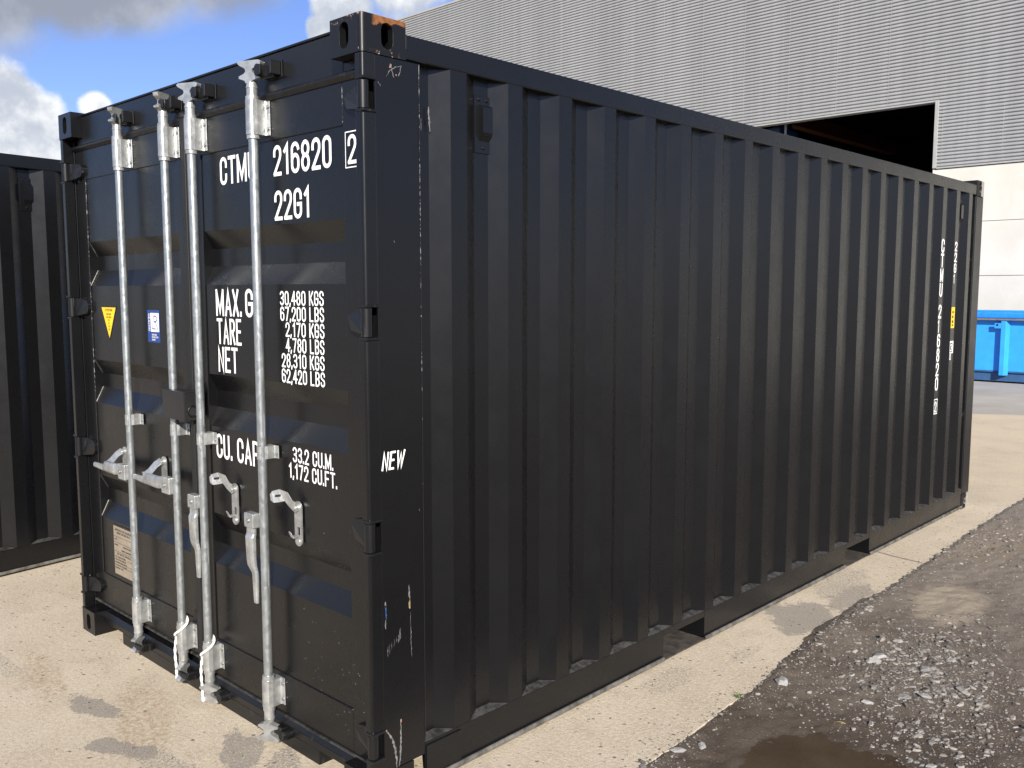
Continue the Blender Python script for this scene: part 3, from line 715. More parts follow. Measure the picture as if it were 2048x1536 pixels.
# --- vents
def vent(y0, z0, z1, par, sgn=1):
    X = lambda x: x if sgn > 0 else -CW-x
    w = .076; xb = -.0408
    m = MB().box(X(xb), X(xb+.003), y0, y0+w, z0, z1)
    # raised hood: vertical front, sloped grille at the bottom
    a, b = z0+.055, z1-.035
    pts = [(xb+.003, a-.012), (xb+.023, a+.016), (xb+.023, b-.006), (xb+.017, b), (xb+.003, b+.004)]
    m.prism(pts, lambda p, q, t: (X(p), t, q), y0+.022, y0+.070)
    o = m.build('vent', M['paint'], par, .0025)
    g = MB()
    for i in range(5):
        t = (i+.5)/5; g.obox((X(xb+.003+.020*t+.0006), y0+.046, a-.012+.028*t-.0006), (.0008*sgn, 0, .001), (0, .021, 0), (.0004*sgn, 0, -.0003))
    g.build('vent_grille', M['black_st'], o)
    for yy, zz in ((y0+.020, z1-.014), (y0+.058, z1-.014), (y0+.040, z0+.020)):
        MB().cyl((X(xb+.003), yy, zz), (X(xb+.009), yy, zz), .0075, 10, .0045).build('rivet', M['paint_worn'], o)
for sgn in (1, -1):
    vent(.520, 2.225, 2.425, root, sgn); vent(5.576, 2.215, 2.425, root, sgn)

# --- marks on the side: NEW, far stacked number, stickers
mb = MB()
lettering(mb, 'NEW', (-.003, .056, 1.152), (0, 1, 0), (0, 0, 1), .062, .092, t=.15, gap=.20, slant=.16); o = mb.build('lettering', M['white'], root)
PYv = (0, 1, 0)
ySt = 5.198-.032; z = 2.115
for i, ch in enumerate('CTMU 216820'):
    if ch != ' ':
        mb = MB(); lettering(mb, ch, (-.005, ySt, z-.100), PYv, PZ, .098, {'1': .028}.get(ch, .058), lift=.0012); mb.build('lettering', M['white'], root)
    z -= .106 if ch != ' ' else .05
mb = MB(); lettering(mb, '2', (-.005, ySt+.012, .850), PYv, PZ, .080, .036, lift=.0012)
for q in ((-.002, .066, .836, .842), (-.002, .066, .942, .948), (-.002, .004, .842, .942), (.060, .066, .842, .942)): rect(mb, (-.005, ySt, 0), PYv, PZ, *q, .0012)
mb.build('lettering', M['white'], root)
yS2 = 5.4795-.030; z = 2.105
for ch in '22G1':
    mb = MB(); lettering(mb, ch, (-.005, yS2, z-.07), PYv, PZ, .068, {'1': .024}.get(ch, .050), lift=.0012); mb.build('lettering', M['white'], root); z -= .080
t = MB(); rect(t, (-.005, yS2-.006, 0), PYv, PZ, 0, .072, 1.462, 1.618, .0010); t.build('side_sticker', M['yellow'], root)
t = MB()
for a, b in ((1.572, 1.590), (1.536, 1.556), (1.500, 1.520), (1.478, 1.490)): rect(t, (-.005, yS2, 0), PYv, PZ, .012, .042, a, b, .0018)
t.build('sticker_text', M['black_st'], root)
mb = MB()
for q in ((-.006, .066, 1.350, 1.364), (-.006, .066, 1.272, 1.278), (.052, .066, 1.278, 1.350), (-.006, -.001, 1.278, 1.350)): rect(mb, (-.005, yS2, 0), PYv, PZ, *q, .0010)
lettering(mb, '3', (-.005, yS2+.006, 1.286), PYv, PZ, .055, .034, lift=.0012); lettering(mb, '0', (-.005, yS2-.004, 1.222), PYv, PZ, .044, .028, lift=.0012)
mb.build('lettering', M['white'], root)

# --- scuffs and scratches on the near post
def scuff(pts, w, mat, x=-.0026, jit=.004, par=post, name='paint_scuff'):
    mb = MB(); P = [Vector((0, a, b)) for a, b in pts]; Q = []
    for a, b in zip(P, P[1:]):
        n = max(2, int((b-a).length/.006))
        Q += [a+(b-a)*i/n for i in range(n)]
    Q.append(P[-1]); A = []; B = []
    for i, p in enumerate(Q):
        t = (Q[min(i+1, len(Q)-1)]-Q[max(i-1, 0)]).normalized(); n = Vector((0, -t.z, t.y))
        ww = w*(.25+.75*math.sin(math.pi*(i+.6)/(len(Q)+.2)))*random.uniform(.45, 1.15); d = n*random.uniform(-jit, jit)*.4
        A.append((x, p.y+n.y*ww+d.y, p.z+n.z*ww+d.z)); B.append((x, p.y-n.y*ww+d.y, p.z-n.z*ww+d.z))
    mb.sheet(B, A); return mb.build(name, mat, par)
scuff([(.066, .700), (.067, .652)], .004, M['bluemark']); scuff([(.065, .712), (.0665, .690)], .0025, M['scratch']); scuff([(.064, .650), (.065, .618)], .003, M['scratch'])
scuff([(.166, .745), (.167, .715), (.170, .690)], .0036, M['scratch']); scuff([(.1685, .690), (.1675, .662)], .0042, M['yellowmark'])
scuff([(.171, .650), (.173, .55), (.175, .49)], .0012, M['scratch'])
for a, z0, z1, ww in ((.074, .556, .520, .0030), (.081, .562, .528, .0016), (.090, .566, .542, .0012), (.101, .574, .548, .0014), (.110, .578, .560, .0010)): scuff([(a, z0), (a-.001, (z0+z1)/2), (a-.003, z1)], ww, M['faint'])
scuff([(.128, .605), (.124, .585), (.118, .555)], .0055, M['faint'])
scuff([(.062, .264), (.072, .248), (.085, .228), (.096, .196), (.103, .150), (.104, .118)], .0048, M['scratch']); scuff([(.122, .275), (.124, .24), (.120, .16), (.114, .12)], .0042, M['scratch']); scuff([(.061, .268), (.066, .258)], .006, M['primer']); scuff([(.123, .284), (.125, .272)], .005, M['primer'])
scuff([(.100, 2.410), (.112, 2.432), (.135, 2.447), (.160, 2.452)], .0016, M['scratch']); scuff([(.118, 2.448), (.124, 2.425), (.129, 2.412)], .0018, M['scratch']); scuff([(.160, 2.454), (.154, 2.436), (.146, 2.420)], .0022, M['scratch']); scuff([(.113, 2.440), (.119, 2.452)], .0055, M['primer']); scuff([(.136, 2.422), (.140, 2.424)], .004, M['primer'])
for a, b in ((.072, 2.386), (.066, 2.392), (.215, 1.0), (.12, 1.9)): scuff([(a, b), (a+.003, b-.007)], .0012, M['scratch'])
scuff([(.296, 2.35), (.300, 2.30), (.302, 2.27)], .005, M['scratch'], -.0355+.006, par=root); scuff([(.272, 2.31), (.273, 2.27)], .0018, M['scratch'], -.0398, par=root)

# ================================================================== SECOND CONTAINER (copy, turned a little)
def copy_tree(o, parent=None, skip=()):
    c = o.copy(); COL.objects.link(c)
    if parent is not None: c.parent = parent
    for ch in list(o.children):
        if not any(k in ch.name for k in skip): copy_tree(ch, c, skip)
    return c
c2 = copy_tree(root, None, ('lettering', 'sticker', 'plate', 'scuff'))
c2.location = (-3.622, -.273, 0); c2.rotation_euler = (0, 0, R_(8))
tag(c2, 'plain black corrugated container at the left edge, beyond the lettered container', 'shipping container', 'black shipping containers')
root['group'] = 'black shipping containers'

# --- cords tied to the two middle rods
def cord(x, z, label):
    P = []
    n = 26
    for i in range(n+1):                                # a turn round the collar, rising to the right
        a = R_(205+290*i/n); zz = z+.145-.10*(1-i/n)**1.0
        P.append((x+.027*math.cos(a)-.002, RY+.027*math.sin(a)-.004, z+.055+.095*i/n))
    P = P[::-1]
    P += [(x-.030, RY-.016, z+.040), (x-.034, RY-.020, z+.0), (x-.031, RY-.022, z-.04), (x-.029, RY-.020, z-.075), (x-.024, RY-.022, z-.11), (x-.014, RY-.026, z-.128)]
    m = MB()
    # two twisted strands
    for ph in (0, math.pi):
        Q = []
        for i in range(len(P)-1):
            for k in range(4):
                p = Vector(P[i]).lerp(Vector(P[i+1]), k/4); ph2 = ph+(i*4+k)*.9
                Q.append(p+Vector((math.cos(ph2), math.sin(ph2), 0))*.0022)
        m.tube(Q, .0043, 6)
    # frayed knot at the end
    e = P[-1]
    m.ball(e, (.007, .007, .010), 7, 5)
    return tag(m.build('cord', M['cord']), label, 'cord', 'white cords tied to the lock rods')
cord(-1.348, .190, 'white braided cord looped round the foot of the left leaf\'s inner lock rod')
cord(-1.118, .165, 'white braided cord looped round the foot of the right leaf\'s inner lock rod')

# ================================================================== WAREHOUSE
DY = 20.0
wh = thing('warehouse', (-5.2, DY, 0), 'grey corrugated steel warehouse with pale concrete base and a dark open doorway', 'warehouse')
OFF = Vector((5.2, -DY, 0))
def wbuild(mb, name, mat, par=wh, bevel=0.0):
    mb.v = [(a+5.2, b-DY, c) for a, b, c in mb.v]
    return mb.build(name, mat, par, bevel)
def clad_mat():
    m, nt, b, co = material('grey_cladding')
    X = nt.sep(co)
    # slightly different sheets and rain streaks
    cell = nt.noise(nt.mapping(co, scale=(.8, 1, .0)), 1.0, 0)
    st = nt.noise(nt.mapping(co, scale=(1, 1, .03)), 6, 5, .6)
    c = nt.mix(nt.ramp(st, .3, .7), (.31, .313, .305), (.355, .358, .348))
    c = nt.mix(nt.math('MULTIPLY', nt.ramp(cell, .4, .6), .25), c, (.27, .27, .267))
    setp(nt, b, color=c, rough=.42, metal=.25); return m
M['clad'] = clad_mat()
def cladding(x0, x1, z0, z1):
    m = MB(); p = .080; amp = .030; prof = []
    n = int(round((z1-z0)/p))
    for i in range(n):
        for k, d in ((0, 0), (.16, -.04), (.23, -.88), (.32, -1), (.70, -1), (.82, -.75), (.93, -.2)):
            prof.append((z0+(i+k)*(z1-z0)/n, amp*d))
    prof.append((z1, 0))
    m.sheet([(x0, DY+d, z) for z, d in prof], [(x1, DY+d, z) for z, d in prof], True)
    return wbuild(m, 'cladding', M['clad'])
cladding(-34, 10, 6.00, 11.44); cladding(-5.17, 10, 4.52, 6.00)
sc = MB()
xs = -5.07
fast = MB()
xs = -5.07+1.25*9
while xs > -34:
    za = 4.55 if xs > -5.2 else 6.05
    z = za
    while z < 11.4:
        fast.box(xs-.007, xs+.007, DY-.035, DY-.029, z+.034, z+.048); z += .080
    xs -= 1.25
M['screw'] = simple('pale_screw_cap', (.33, .33, .32), .5, 0, .1)
tag(wbuild(fast, 'cladding_screws', M['screw']), kind='stuff')
M['trim'] = simple('pale_metal_trim', (.36, .355, .33), .45, .2, .06, 3)
t = MB().box(-5.25, -5.168, DY-.035, DY+.06, 4.50, 6.0); wbuild(t, 'door_jamb', M['trim'], bevel=.004)
t = MB().box(-34, -5.168, DY-.030, DY+.20, 5.968, 6.005); wbuild(t, 'door_lintel', M['trim'], bevel=.004)
t = MB().box(-5.167, 10, DY-.040, DY+.02, 4.485, 4.52); wbuild(t, 'drip_flashing', M['trim'], bevel=.003)
t = MB().box(-34.1, 10.1, DY-.05, DY+.25, 11.44, 11.51); wbuild(t, 'parapet_cap', M['trim'], bevel=.01)
def conc_mat():
    m, nt, b, co = material('pale_concrete_panel')
    n = nt.noise(co, 1.1, 6, .6); st = nt.noise(nt.mapping(co, scale=(2.2, 1, .16)), 4, 6, .65); f = nt.noise(co, 40, 4)
    c = nt.mix(nt.ramp(n, .3, .7), (.49, .475, .415), (.555, .54, .48))
    c = nt.mix(nt.math('MULTIPLY', nt.ramp(st, .56, .75), .35), c, (.38, .365, .32))
    c = nt.mix(nt.math('MULTIPLY', nt.ramp(f, .58, .75), .12), c, (.35, .34, .3))
    setp(nt, b, color=c, rough=.8, normal=nt.bump(f, .15, .004)); return m
M['wallconc'] = conc_mat()
z = 0.0; k = 0
zz = [0, .95, 2.08, 3.27, 4.48]
for z0, z1 in zip(zz, zz[1:]):
    for x0, x1 in ((-5.25, .9), (.92, 7.0), (7.02, 10)):
        wbuild(MB().box(x0, x1, DY-.005, DY+.18, z0+.004, z1-.006), 'concrete_panel', M['wallconc'], bevel=.006)
for z0, z1 in zip(zz, zz[1:]):
    wbuild(MB().box(-34, -12.0, DY-.005, DY+.18, z0+.004, z1-.006), 'concrete_panel', M['wallconc'], bevel=.006)
wbuild(MB().box(-34, -12, DY, DY+.1, 4.48, 6.0), 'side_panel', M['clad'])
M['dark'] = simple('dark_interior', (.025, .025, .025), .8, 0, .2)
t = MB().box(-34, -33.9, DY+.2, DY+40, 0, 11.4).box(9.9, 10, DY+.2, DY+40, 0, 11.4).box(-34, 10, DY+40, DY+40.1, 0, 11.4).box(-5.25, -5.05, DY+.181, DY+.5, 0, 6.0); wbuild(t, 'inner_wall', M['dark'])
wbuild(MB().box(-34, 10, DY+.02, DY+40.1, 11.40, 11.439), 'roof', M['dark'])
M['orange'] = simple('orange_crane_paint', (.08, .026, .006), .5, 0, .1); M['hoist'] = simple('blue_hoist_paint', (.012, .03, .075), .5, 0, .1); M['steel'] = simple('dull_steel', (.25, .25, .24), .5, .5, .1)
wbuild(MB().box(-9.7, -9.35, DY+.6, DY+1.6, 5.75, 6.0).box(-9.6, -9.45, DY+.7, DY+1.5, 6.0, 6.3), 'door_motor', M['hoist'], bevel=.02)
wbuild(MB().cyl((-9.08, DY+.4, 5.72), (-9.08, DY+.4, 6.2), .035, 10).box(-9.2, -9.0, DY+.36, DY+.44, 5.66, 5.73), 'hanger_rod', M['steel'])
wbuild(MB().box(-10.6, -10.3, DY+3, DY+11, 6.5, 6.9), 'crane_beam', M['orange'], bevel=.02)

# ================================================================== BLUE SKIP
M['skip'] = simple('bright_blue_paint', (.025, .27, .80), .42, 0, .07, 5)
M['skiprail'] = simple('bright_blue_rail_paint', (.012, .20, .78), .45, 0, .1, 7)
M['skipdark'] = simple('dark_blue_frame', (.02, .07, .17), .6, 0, .15)  # skip blue darkened, carries the shade of the undercarriage in its colour
M['lipgrey'] = simple('weathered_lip', (.16, .13, .11), .7, 0, .3, 12)
SY = 17.23
sk = thing('skip', (-2.0, SY, 0), 'bright blue steel skip standing in front of the pale concrete wall', 'skip')
def sbuild(mb, name, mat, bevel=.006, par=sk):
    mb.v = [(a+2.0, b-SY, c) for a, b, c in mb.v]; return mb.build(name, mat, par, bevel)
x0, x1 = -5.7, .6
sbuild(MB().box(x0, x1, SY, SY+.02, .235, 1.20).box(x0, x1, SY+2.2, SY+2.22, .235, 1.2).box(x0, x0+.02, SY, SY+2.2, .235, 1.2).box(x1-.02, x1, SY, SY+2.2, .235, 1.2).box(x0, x1, SY, SY+2.2, .22, .235), 'body', M['skip'], .003)
sbuild(MB().box(x0-.06, x1+.06, SY-.13, SY+.015, 1.222, 1.338).box(x0-.06, x1+.06, SY+2.2, SY+2.34, 1.222, 1.338), 'top_rail', M['skiprail'], .03)
sbuild(MB().box(x0-.06, x1+.06, SY-.125, SY+.01, 1.190, 1.2215), 'rail_lip', M['lipgrey'], .004)
for xp in (-5.6, -4.24, -2.87, -1.50, -.13):
    p = MB().prism([(xp, SY-.105), (xp+.085, SY-.105), (xp+.135, SY-.001), (xp, SY-.001)], lambda a, b, t: (a, b, t), .145, 1.189)
    o = sbuild(p, 'rib', M['skip'], .006)
    l = sbuild(MB().box(xp-.115, xp-.001, SY-.105, SY-.09, 1.035, 1.135), 'lashing_lug', M['skip'], .004, o); l.parent = o
    h = sbuild(MB().cyl((xp-.066, SY-.1065, 1.10), (xp-.066, SY-.1055, 1.10), .022, 14), 'lug_hole', M['black_st'], 0, o)
sbuild(MB().box(x0+.1, x1-.1, SY+.04, SY+.12, .02, .219).box(x0+.1, x1-.1, SY+2.0, SY+2.1, .02, .219).box(x0+.1, x1-.1, SY+.0, SY+.04, .19, .219), 'base_frame', M['skipdark'], .004)

# ================================================================== GROUND
def xb(y):
    T = [(-3, .56), (.95, .448), (1.69, .429), (2.14, .389), (2.49, .38), (3.36, .336), (4.28, .311), (5.67, .262), (6.6, .25), (9, .2), (13, .1)]
    for (a, p), (b, q) in zip(T, T[1:]):
        if y <= b: return p+(q-p)*(y-a)/(b-a)
    return T[-1][1]
# far yard
m, nt, b, co = material('yard_asphalt')
n = nt.noise(co, .7, 7, .65); f = nt.noise(co, 55, 5, .7)
c = nt.mix(nt.ramp(n, .3, .72), (.27, .25, .215), (.36, .335, .29)); c = nt.mix(nt.math('MULTIPLY', nt.ramp(f, .5, .75), .35), c, (.15, .14, .13))
setp(nt, b, color=c, rough=.9, normal=nt.bump(f, .4, .006)); M['yard'] = m
g = MB()
ex = [-1500, -300, -80, -40, -20, -10, 0, 40, 80, 300, 1500]; ey = [-1500, -300, -80, -40, -22, -10, 0, 12, 20, 40, 80, 300, 1500]
kx = len(ex)
g.add([(x, y, -.012) for y in ey for x in ex], [(j*kx+i, j*kx+i+1, (j+1)*kx+i+1, (j+1)*kx+i) for j in range(len(ey)-1) for i in range(kx-1) if not (ex[i] == 0 and -22 <= ey[j] < 12)])
tag(g.build('ground', M['yard']), kind='structure')

# concrete pavement
m, nt, b, co = material('sandy_concrete')
big = nt.noise(co, 1.3, 7, .62); mid = nt.noise(co, 6, 8, .68); fine = nt.noise(co, 60, 6, .72); grit = nt.noise(co, 210, 3, .6)
c = nt.mix(nt.ramp(big, .28, .72), (.43, .365, .268), (.53, .46, .352))
c = nt.mix(nt.math('MULTIPLY', nt.ramp(mid, .50, .74), .6), c, (.33, .27, .195))
c = nt.mix(nt.math('MULTIPLY', nt.ramp(fine, .46, .66), .5), c, (.62, .545, .435))
c = nt.mix(nt.math('MULTIPLY', nt.ramp(fine, .50, .32), .38), c, (.30, .245, .175))
c = nt.mix(nt.math('MULTIPLY', nt.ramp(grit, .56, .66), .7), c, (.19, .15, .11))
# pebbles showing through the worn surface and little dark pits
vp = nt.voro(co, 46); vc = nt.sep(nt.voro(co, 46, 'Color'))
wornm = nt.math('MAXIMUM', nt.ellipse(co, (-1.25, -.22), (.42, .13), R_(-22), mid, 1.2), nt.ellipse(co, (-1.95, -.36), (.35, .08), R_(-10), mid, 1.4))
peb = nt.math('MULTIPLY', nt.ramp(vp, .22, .34, 1, 0), nt.math('GREATER_THAN', vc[0], nt.math('SUBTRACT', .90, nt.math('MULTIPLY', wornm, .62))))
pc = nt.mix(nt.ramp(vc[1], .2, .9), (.30, .17, .085), (.50, .40, .27))
c = nt.mix(nt.math('MULTIPLY', peb, .62), c, pc)
c = nt.mix(nt.math('MULTIPLY', nt.math('MULTIPLY', wornm, nt.ramp(nt.noise(co, 38, 6, .75), .42, .60)), .50), c, (.27, .185, .105))
vq = nt.voro(nt.mapping(co, (3.3, 1.7, 0)), 27); vqc = nt.sep(nt.voro(nt.mapping(co, (3.3, 1.7, 0)), 27, 'Color'))
pit = nt.math('MULTIPLY', nt.ramp(nt.math('ADD', vq, nt.math('MULTIPLY', nt.math('SUBTRACT', fine, .5), .35)), .10, .22, 1, 0), nt.math('GREATER_THAN', vqc[2], nt.math('SUBTRACT', .97, nt.math('MULTIPLY', nt.ramp(big, .45, .65), .14))))
c = nt.mix(nt.math('MULTIPLY', pit, .7), c, (.12, .10, .085))
# grey stains where gravel has been trodden in, oil marks
ST = [((-1.50, -.33), (.22, .07), 12, .8), ((-1.05, -.40), (.22, .06), 25, .8), ((-.68, -.10), (.20, .10), -30, .75), ((-.45, -.06), (.25, .08), -35, .6), ((-.80, -.33), (.3, .07), 10, .5), ((.17, 2.72), (.20, .28), 20, .85), ((.10, 3.45), (.16, .45), 8, .5), ((.25, 3.2), (.12, .3), 5, .7), ((.12, 1.55), (.11, .22), 5, .45),
      ((.22, 2.05), (.05, .20), 0, .45), ((.05, 4.9), (.10, .35), 0, .4), ((-2.9, .2), (.3, .06), 20, .4), ((-2.3, -.45), (.4, .06), 5, .45), ((-2.0, -.15), (.12, .05), 30, .4)]
sm = None
for cc, rr, rot, k_ in ST:
    e = nt.math('MULTIPLY', nt.ellipse(co, cc, rr, R_(rot), mid, 2.6), k_); sm = e if sm is None else nt.math('MAXIMUM', sm, e)
sp = nt.noise(co, 95, 5, .75)
sm = nt.math('MULTIPLY', nt.ramp(nt.math('ADD', sm, nt.math('MULTIPLY', nt.math('SUBTRACT', sp, .5), 2.6)), .42, .62), nt.ramp(sm, .04, .5, 0, .72))
c = nt.mix(sm, c, nt.mix(nt.ramp(grit, .35, .65), (.085, .078, .070), (.30, .275, .24)))
# joint crack
X = nt.sep(co)
jl = nt.math('ABSOLUTE', nt.math('SUBTRACT', nt.math('ADD', X[1], nt.math('ADD', nt.math('MULTIPLY', X[0], .16), nt.math('MULTIPLY', nt.math('SUBTRACT', mid, .5), .05))), 4.222))
jm = nt.math('MULTIPLY', nt.ramp(jl, .006, .018, 1, 0), nt.ramp(fine, .3, .5))
c = nt.mix(nt.math('MULTIPLY', jm, .75), c, (.10, .085, .07))
dustm = nt.math('MULTIPLY', nt.ramp(X[1], 5.5, 8), nt.ramp(big, .3, .6)); c = nt.mix(nt.math('MULTIPLY', dustm, .5), c, (.50, .405, .27))
hgt = nt.math('SUBTRACT', nt.math('ADD', nt.math('MULTIPLY', fine, .5), nt.math('MULTIPLY', grit, .3)), nt.math('MULTIPLY', pit, .8))
setp(nt, b, color=c, rough=.88, normal=nt.bump(hgt, .9, .008), spec=.25); M['conc'] = m
pv = MB(); ys = [-6+.25*i for i in range(25)]+[.3+.018*i for i in range(230)]+[4.5+.1*i for i in range(78)]
cols = 30; vs = []
for j, y in enumerate(ys):
    for i in range(cols+1):
        je = .012*noise.fractal(Vector((y*9, 3.1, 0)), 1.0, 2.0, 5)+.016*noise.fractal(Vector((y*2.3, 8.1, 0)), 1.0, 2.0, 2)
        x = xb(y)+.02+je if i == cols else -14+(xb(y)-.04+14)*i/(cols-1)
        yy = y if y < 8 else y+(y-8)/4.2*(.57*(x+1.48)+.03)*1.0
        vs.append((x, yy, 0))
pv.add(vs, [(j*(cols+1)+i, j*(cols+1)+i+1, (j+1)*(cols+1)+i+1, (j+1)*(cols+1)+i) for j in range(len(ys)-1) for i in range(cols)])
pv.sheet([(x, y, -.2) for x, y, z in [vs[j*(cols+1)+cols] for j in range(len(ys))]], [vs[j*(cols+1)+cols] for j in range(len(ys))])
tag(pv.build('pavement', M['conc']), kind='structure')

# muddy gravel strip: its ragged edge is where the mud surface meets the concrete
def gs(x, y, cx, cy, rx, ry): return math.exp(-((x-cx)/rx)**2-((y-cy)/ry)**2)
def hmud(x, y):
    s = x-xb(y)
    nz = noise.fractal(Vector((x*3.1, y*3.1, 1.3)), 1.0, 2.0, 4); nf = noise.fractal(Vector((x*14, y*14, 4.3)), .9, 2.0, 4)
    ng = noise.fractal(Vector((x*70, y*70, 8.3)), .8, 2.0, 2)
    h = max(-.03, min(.012, s*.30))
    h += nz*.0075*min(1, max(.25, abs(s)*6)) + nf*.0056 + ng*.0024
    h += .020*gs(x, y, xb(y)-.02, 2.62, .17, .28) + .012*gs(x, y, xb(y)-.02, 3.15, .10, .20)
    h -= .052*gs(x, y, .96, 1.30, .44, .50) + .02*gs(x, y, 1.25, .9, .5, .5)
    h += .014*gs(x, y, 1.0, 2.2, .3, .3)
    return h
m, nt, b, co = material('muddy_gravel')
big = nt.noise(co, 1.7, 7, .62); mid = nt.noise(co, 9, 7, .68); fine = nt.noise(co, 70, 6, .72); grit = nt.noise(co, 260, 3, .6)
c = nt.mix(nt.ramp(big, .3, .7), (.070, .053, .038), (.128, .104, .080))
c = nt.mix(nt.math('MULTIPLY', nt.ramp(mid, .48, .75), .5), c, (.085, .068, .050))
X = nt.sep(co)
dry = nt.math('ADD', nt.ramp(X[1], 2.2, 4.6), nt.math('MULTIPLY', nt.math('SUBTRACT', mid, .5), .6), clamp=True)
c = nt.mix(nt.math('MULTIPLY', dry, .55), c, (.225, .195, .16))
sand = nt.ellipse(co, (.70, 3.45), (.20, .42), R_(10), mid, 1.3); c = nt.mix(nt.math('MULTIPLY', sand, .5), c, (.37, .31, .225))
brown = nt.ellipse(co, (.52, 4.9), (.22, .7), 0, mid, 1.4); c = nt.mix(nt.math('MULTIPLY', brown, .45), c, (.19, .145, .095))
vg = nt.voro(co, 85); vgc = nt.sep(nt.voro(co, 85, 'Color'))
gm_ = nt.math('MULTIPLY', nt.ramp(vg, .20, .36, 1, 0), nt.math('GREATER_THAN', vgc[0], .72))
c = nt.mix(nt.math('MULTIPLY', gm_, .65), c, nt.mix(vgc[1], (.12, .115, .11), (.36, .34, .315)))
c = nt.mix(nt.math('MULTIPLY', nt.ramp(grit, .56, .70), .4), c, (.32, .29, .25))
wet = nt.ramp(nt.math('ADD', X[2], nt.math('MULTIPLY', nt.math('SUBTRACT', mid, .5), .012)), -.032, .004, 1, 0)
wet = nt.math('MAXIMUM', wet, nt.math('MULTIPLY', nt.ellipse(co, (1.0, 1.35), (.62, .72), 0, mid, .9), .8)); wet = nt.math('MULTIPLY', wet, nt.ramp(X[1], 2.1, 2.6, 1, 0))
c = nt.mix(nt.math('MULTIPLY', wet, .75), c, (.042, .031, .021))
hgt = nt.math('ADD', nt.math('MULTIPLY', fine, .6), nt.math('ADD', nt.math('MULTIPLY', grit, .3), nt.math('MULTIPLY', gm_, .5)))
setp(nt, b, color=c, rough=nt.ramp(wet, 0, 1, .92, .45), normal=nt.bump(hgt, .7, .008), spec=.35); M['mud'] = m
gx = [0.0+.0125*i for i in range(160)]+[2.0+.12*i for i in range(1, 26)]+[6, 8, 11, 15, 20, 28, 40]
gy = [-22, -16, -12, -9, -7, -5, -4, -3]+[-2.4+.12*i for i in range(20)]+[0+.014*i for i in range(300)]+[4.2+.03*i for i in range(100)]+[7.2+.2*i for i in range(25)]
mg = MB(); k = len(gx)
mg.add([(x, y, hmud(x, y)) for y in gy for x in gx], [(j*k+i, j*k+i+1, (j+1)*k+i+1, (j+1)*k+i) for j in range(len(gy)-1) for i in range(k-1)], True)
tag(mg.build('gravel_ground', M['mud']), kind='structure')
# puddle
m, nt, b, co = material('muddy_water')
setp(nt, b, color=nt.mix(nt.ramp(nt.noise(co, 4, 5), .3, .7), (.062, .043, .026), (.085, .061, .038)), rough=.06, spec=.5, normal=nt.bump(nt.noise(co, 12, 2), .03, .002))
b.inputs['Alpha'].default_value = .72
M['water'] = m
pts = [(1.0+.75*math.cos(2*math.pi*i/40), 1.15+.75*math.sin(2*math.pi*i/40), -.0255) for i in range(40)]
tag(MB().add(pts, [tuple(range(40))]).build('puddle', M['water']), kind='structure')

# stones
def stone_mat(name, lo, hi):
    m, nt, b, co = material(name)
    rnd = nt.new('ShaderNodeNewGeometry').outputs['Random Per Island']
    n = nt.noise(co, 55, 5, .65)
    c = nt.mix(rnd, lo, hi); c = nt.mix(nt.math('MULTIPLY', nt.ramp(n, .45, .75), .45), c, tuple(q*.55 for q in lo))
    setp(nt, b, color=c, rough=.8, normal=nt.bump(n, .5, .004)); return m
M['stone'] = stone_mat('grey_limestone', (.14, .138, .135), (.30, .295, .28))
M['grav'] = stone_mat('mixed_gravel', (.05, .044, .038), (.28, .262, .236))
def rock(mb, x, y, z, r, flat=.55):
    """angular chip: jittered low ico/uv hull"""
    n = random.choice((5, 6, 6, 7)); a0 = random.uniform(0, 6.28); ax = random.uniform(.65, 1.35); rot = random.uniform(0, 6.28)
    cr, sr = math.cos(rot), math.sin(rot); tx, ty = random.uniform(-.25, .25), random.uniform(-.25, .25)
    def P(k, rr, h):
        a = a0+2*math.pi*k/n+random.uniform(-.25, .25); q = rr*random.uniform(.75, 1.2)
        u, v = q*math.cos(a)*ax, q*math.sin(a)/ax
        X, Y = u*cr-v*sr, u*sr+v*cr
        return (x+X, y+Y, z+h*r*flat+(X*tx+Y*ty))
    L = [[P(k, r*.8, -.5) for k in range(n)], [P(k, r, .15+random.uniform(-.15, .15)) for k in range(n)], [P(k, r*random.uniform(.45, .7), .75+random.uniform(-.12, .2)) for k in range(n)]]
    mb.rings(L)
gv = MB(); cnt = 0
def dens(x, y):
    s = x-xb(y)
    d = .26+.95*gs(x, y, 1.0, 2.25, .33, .45)+.95*gs(x, y, .85, 2.75, .25, .5)+.75*gs(x, y, 1.2, 1.8, .25, .45)+.7*gs(x, y, .5, 5.1, .2, .5)+.55*math.exp(-(s/.07)**2)+.6*gs(x, y, xb(y), 2.7, .16, .28)
    d -= .9*gs(x, y, .98, 1.30, .36, .34)+.5*gs(x, y, .7, 3.5, .18, .4)
    return d
random.seed(21)
tries = 0
while cnt < 15000 and tries < 400000:
    tries += 1
    y = .6+5.8*random.random()**1.35; x = xb(y)-.12+1.9*random.random()
    if x > 2.32-.24*(y+1.76)+.25: continue
    s = x-xb(y)
    if random.random() > dens(x, y)*.62: continue
    if s < 0 and random.random() > .5*math.exp(s/.05): continue
    r = .0014+.0056*random.random()**2.6
    if random.random() < .055*max(.2, dens(x, y)) and s > 0: r = random.uniform(.008, .017)
    z = max(hmud(x, y), 0 if s < .05 else -1)
    if z < -.030-r*.4: continue
    rock(gv, x, y, z, r); cnt += 1
tag(gv.build('gravel', M['grav']), kind='stuff')
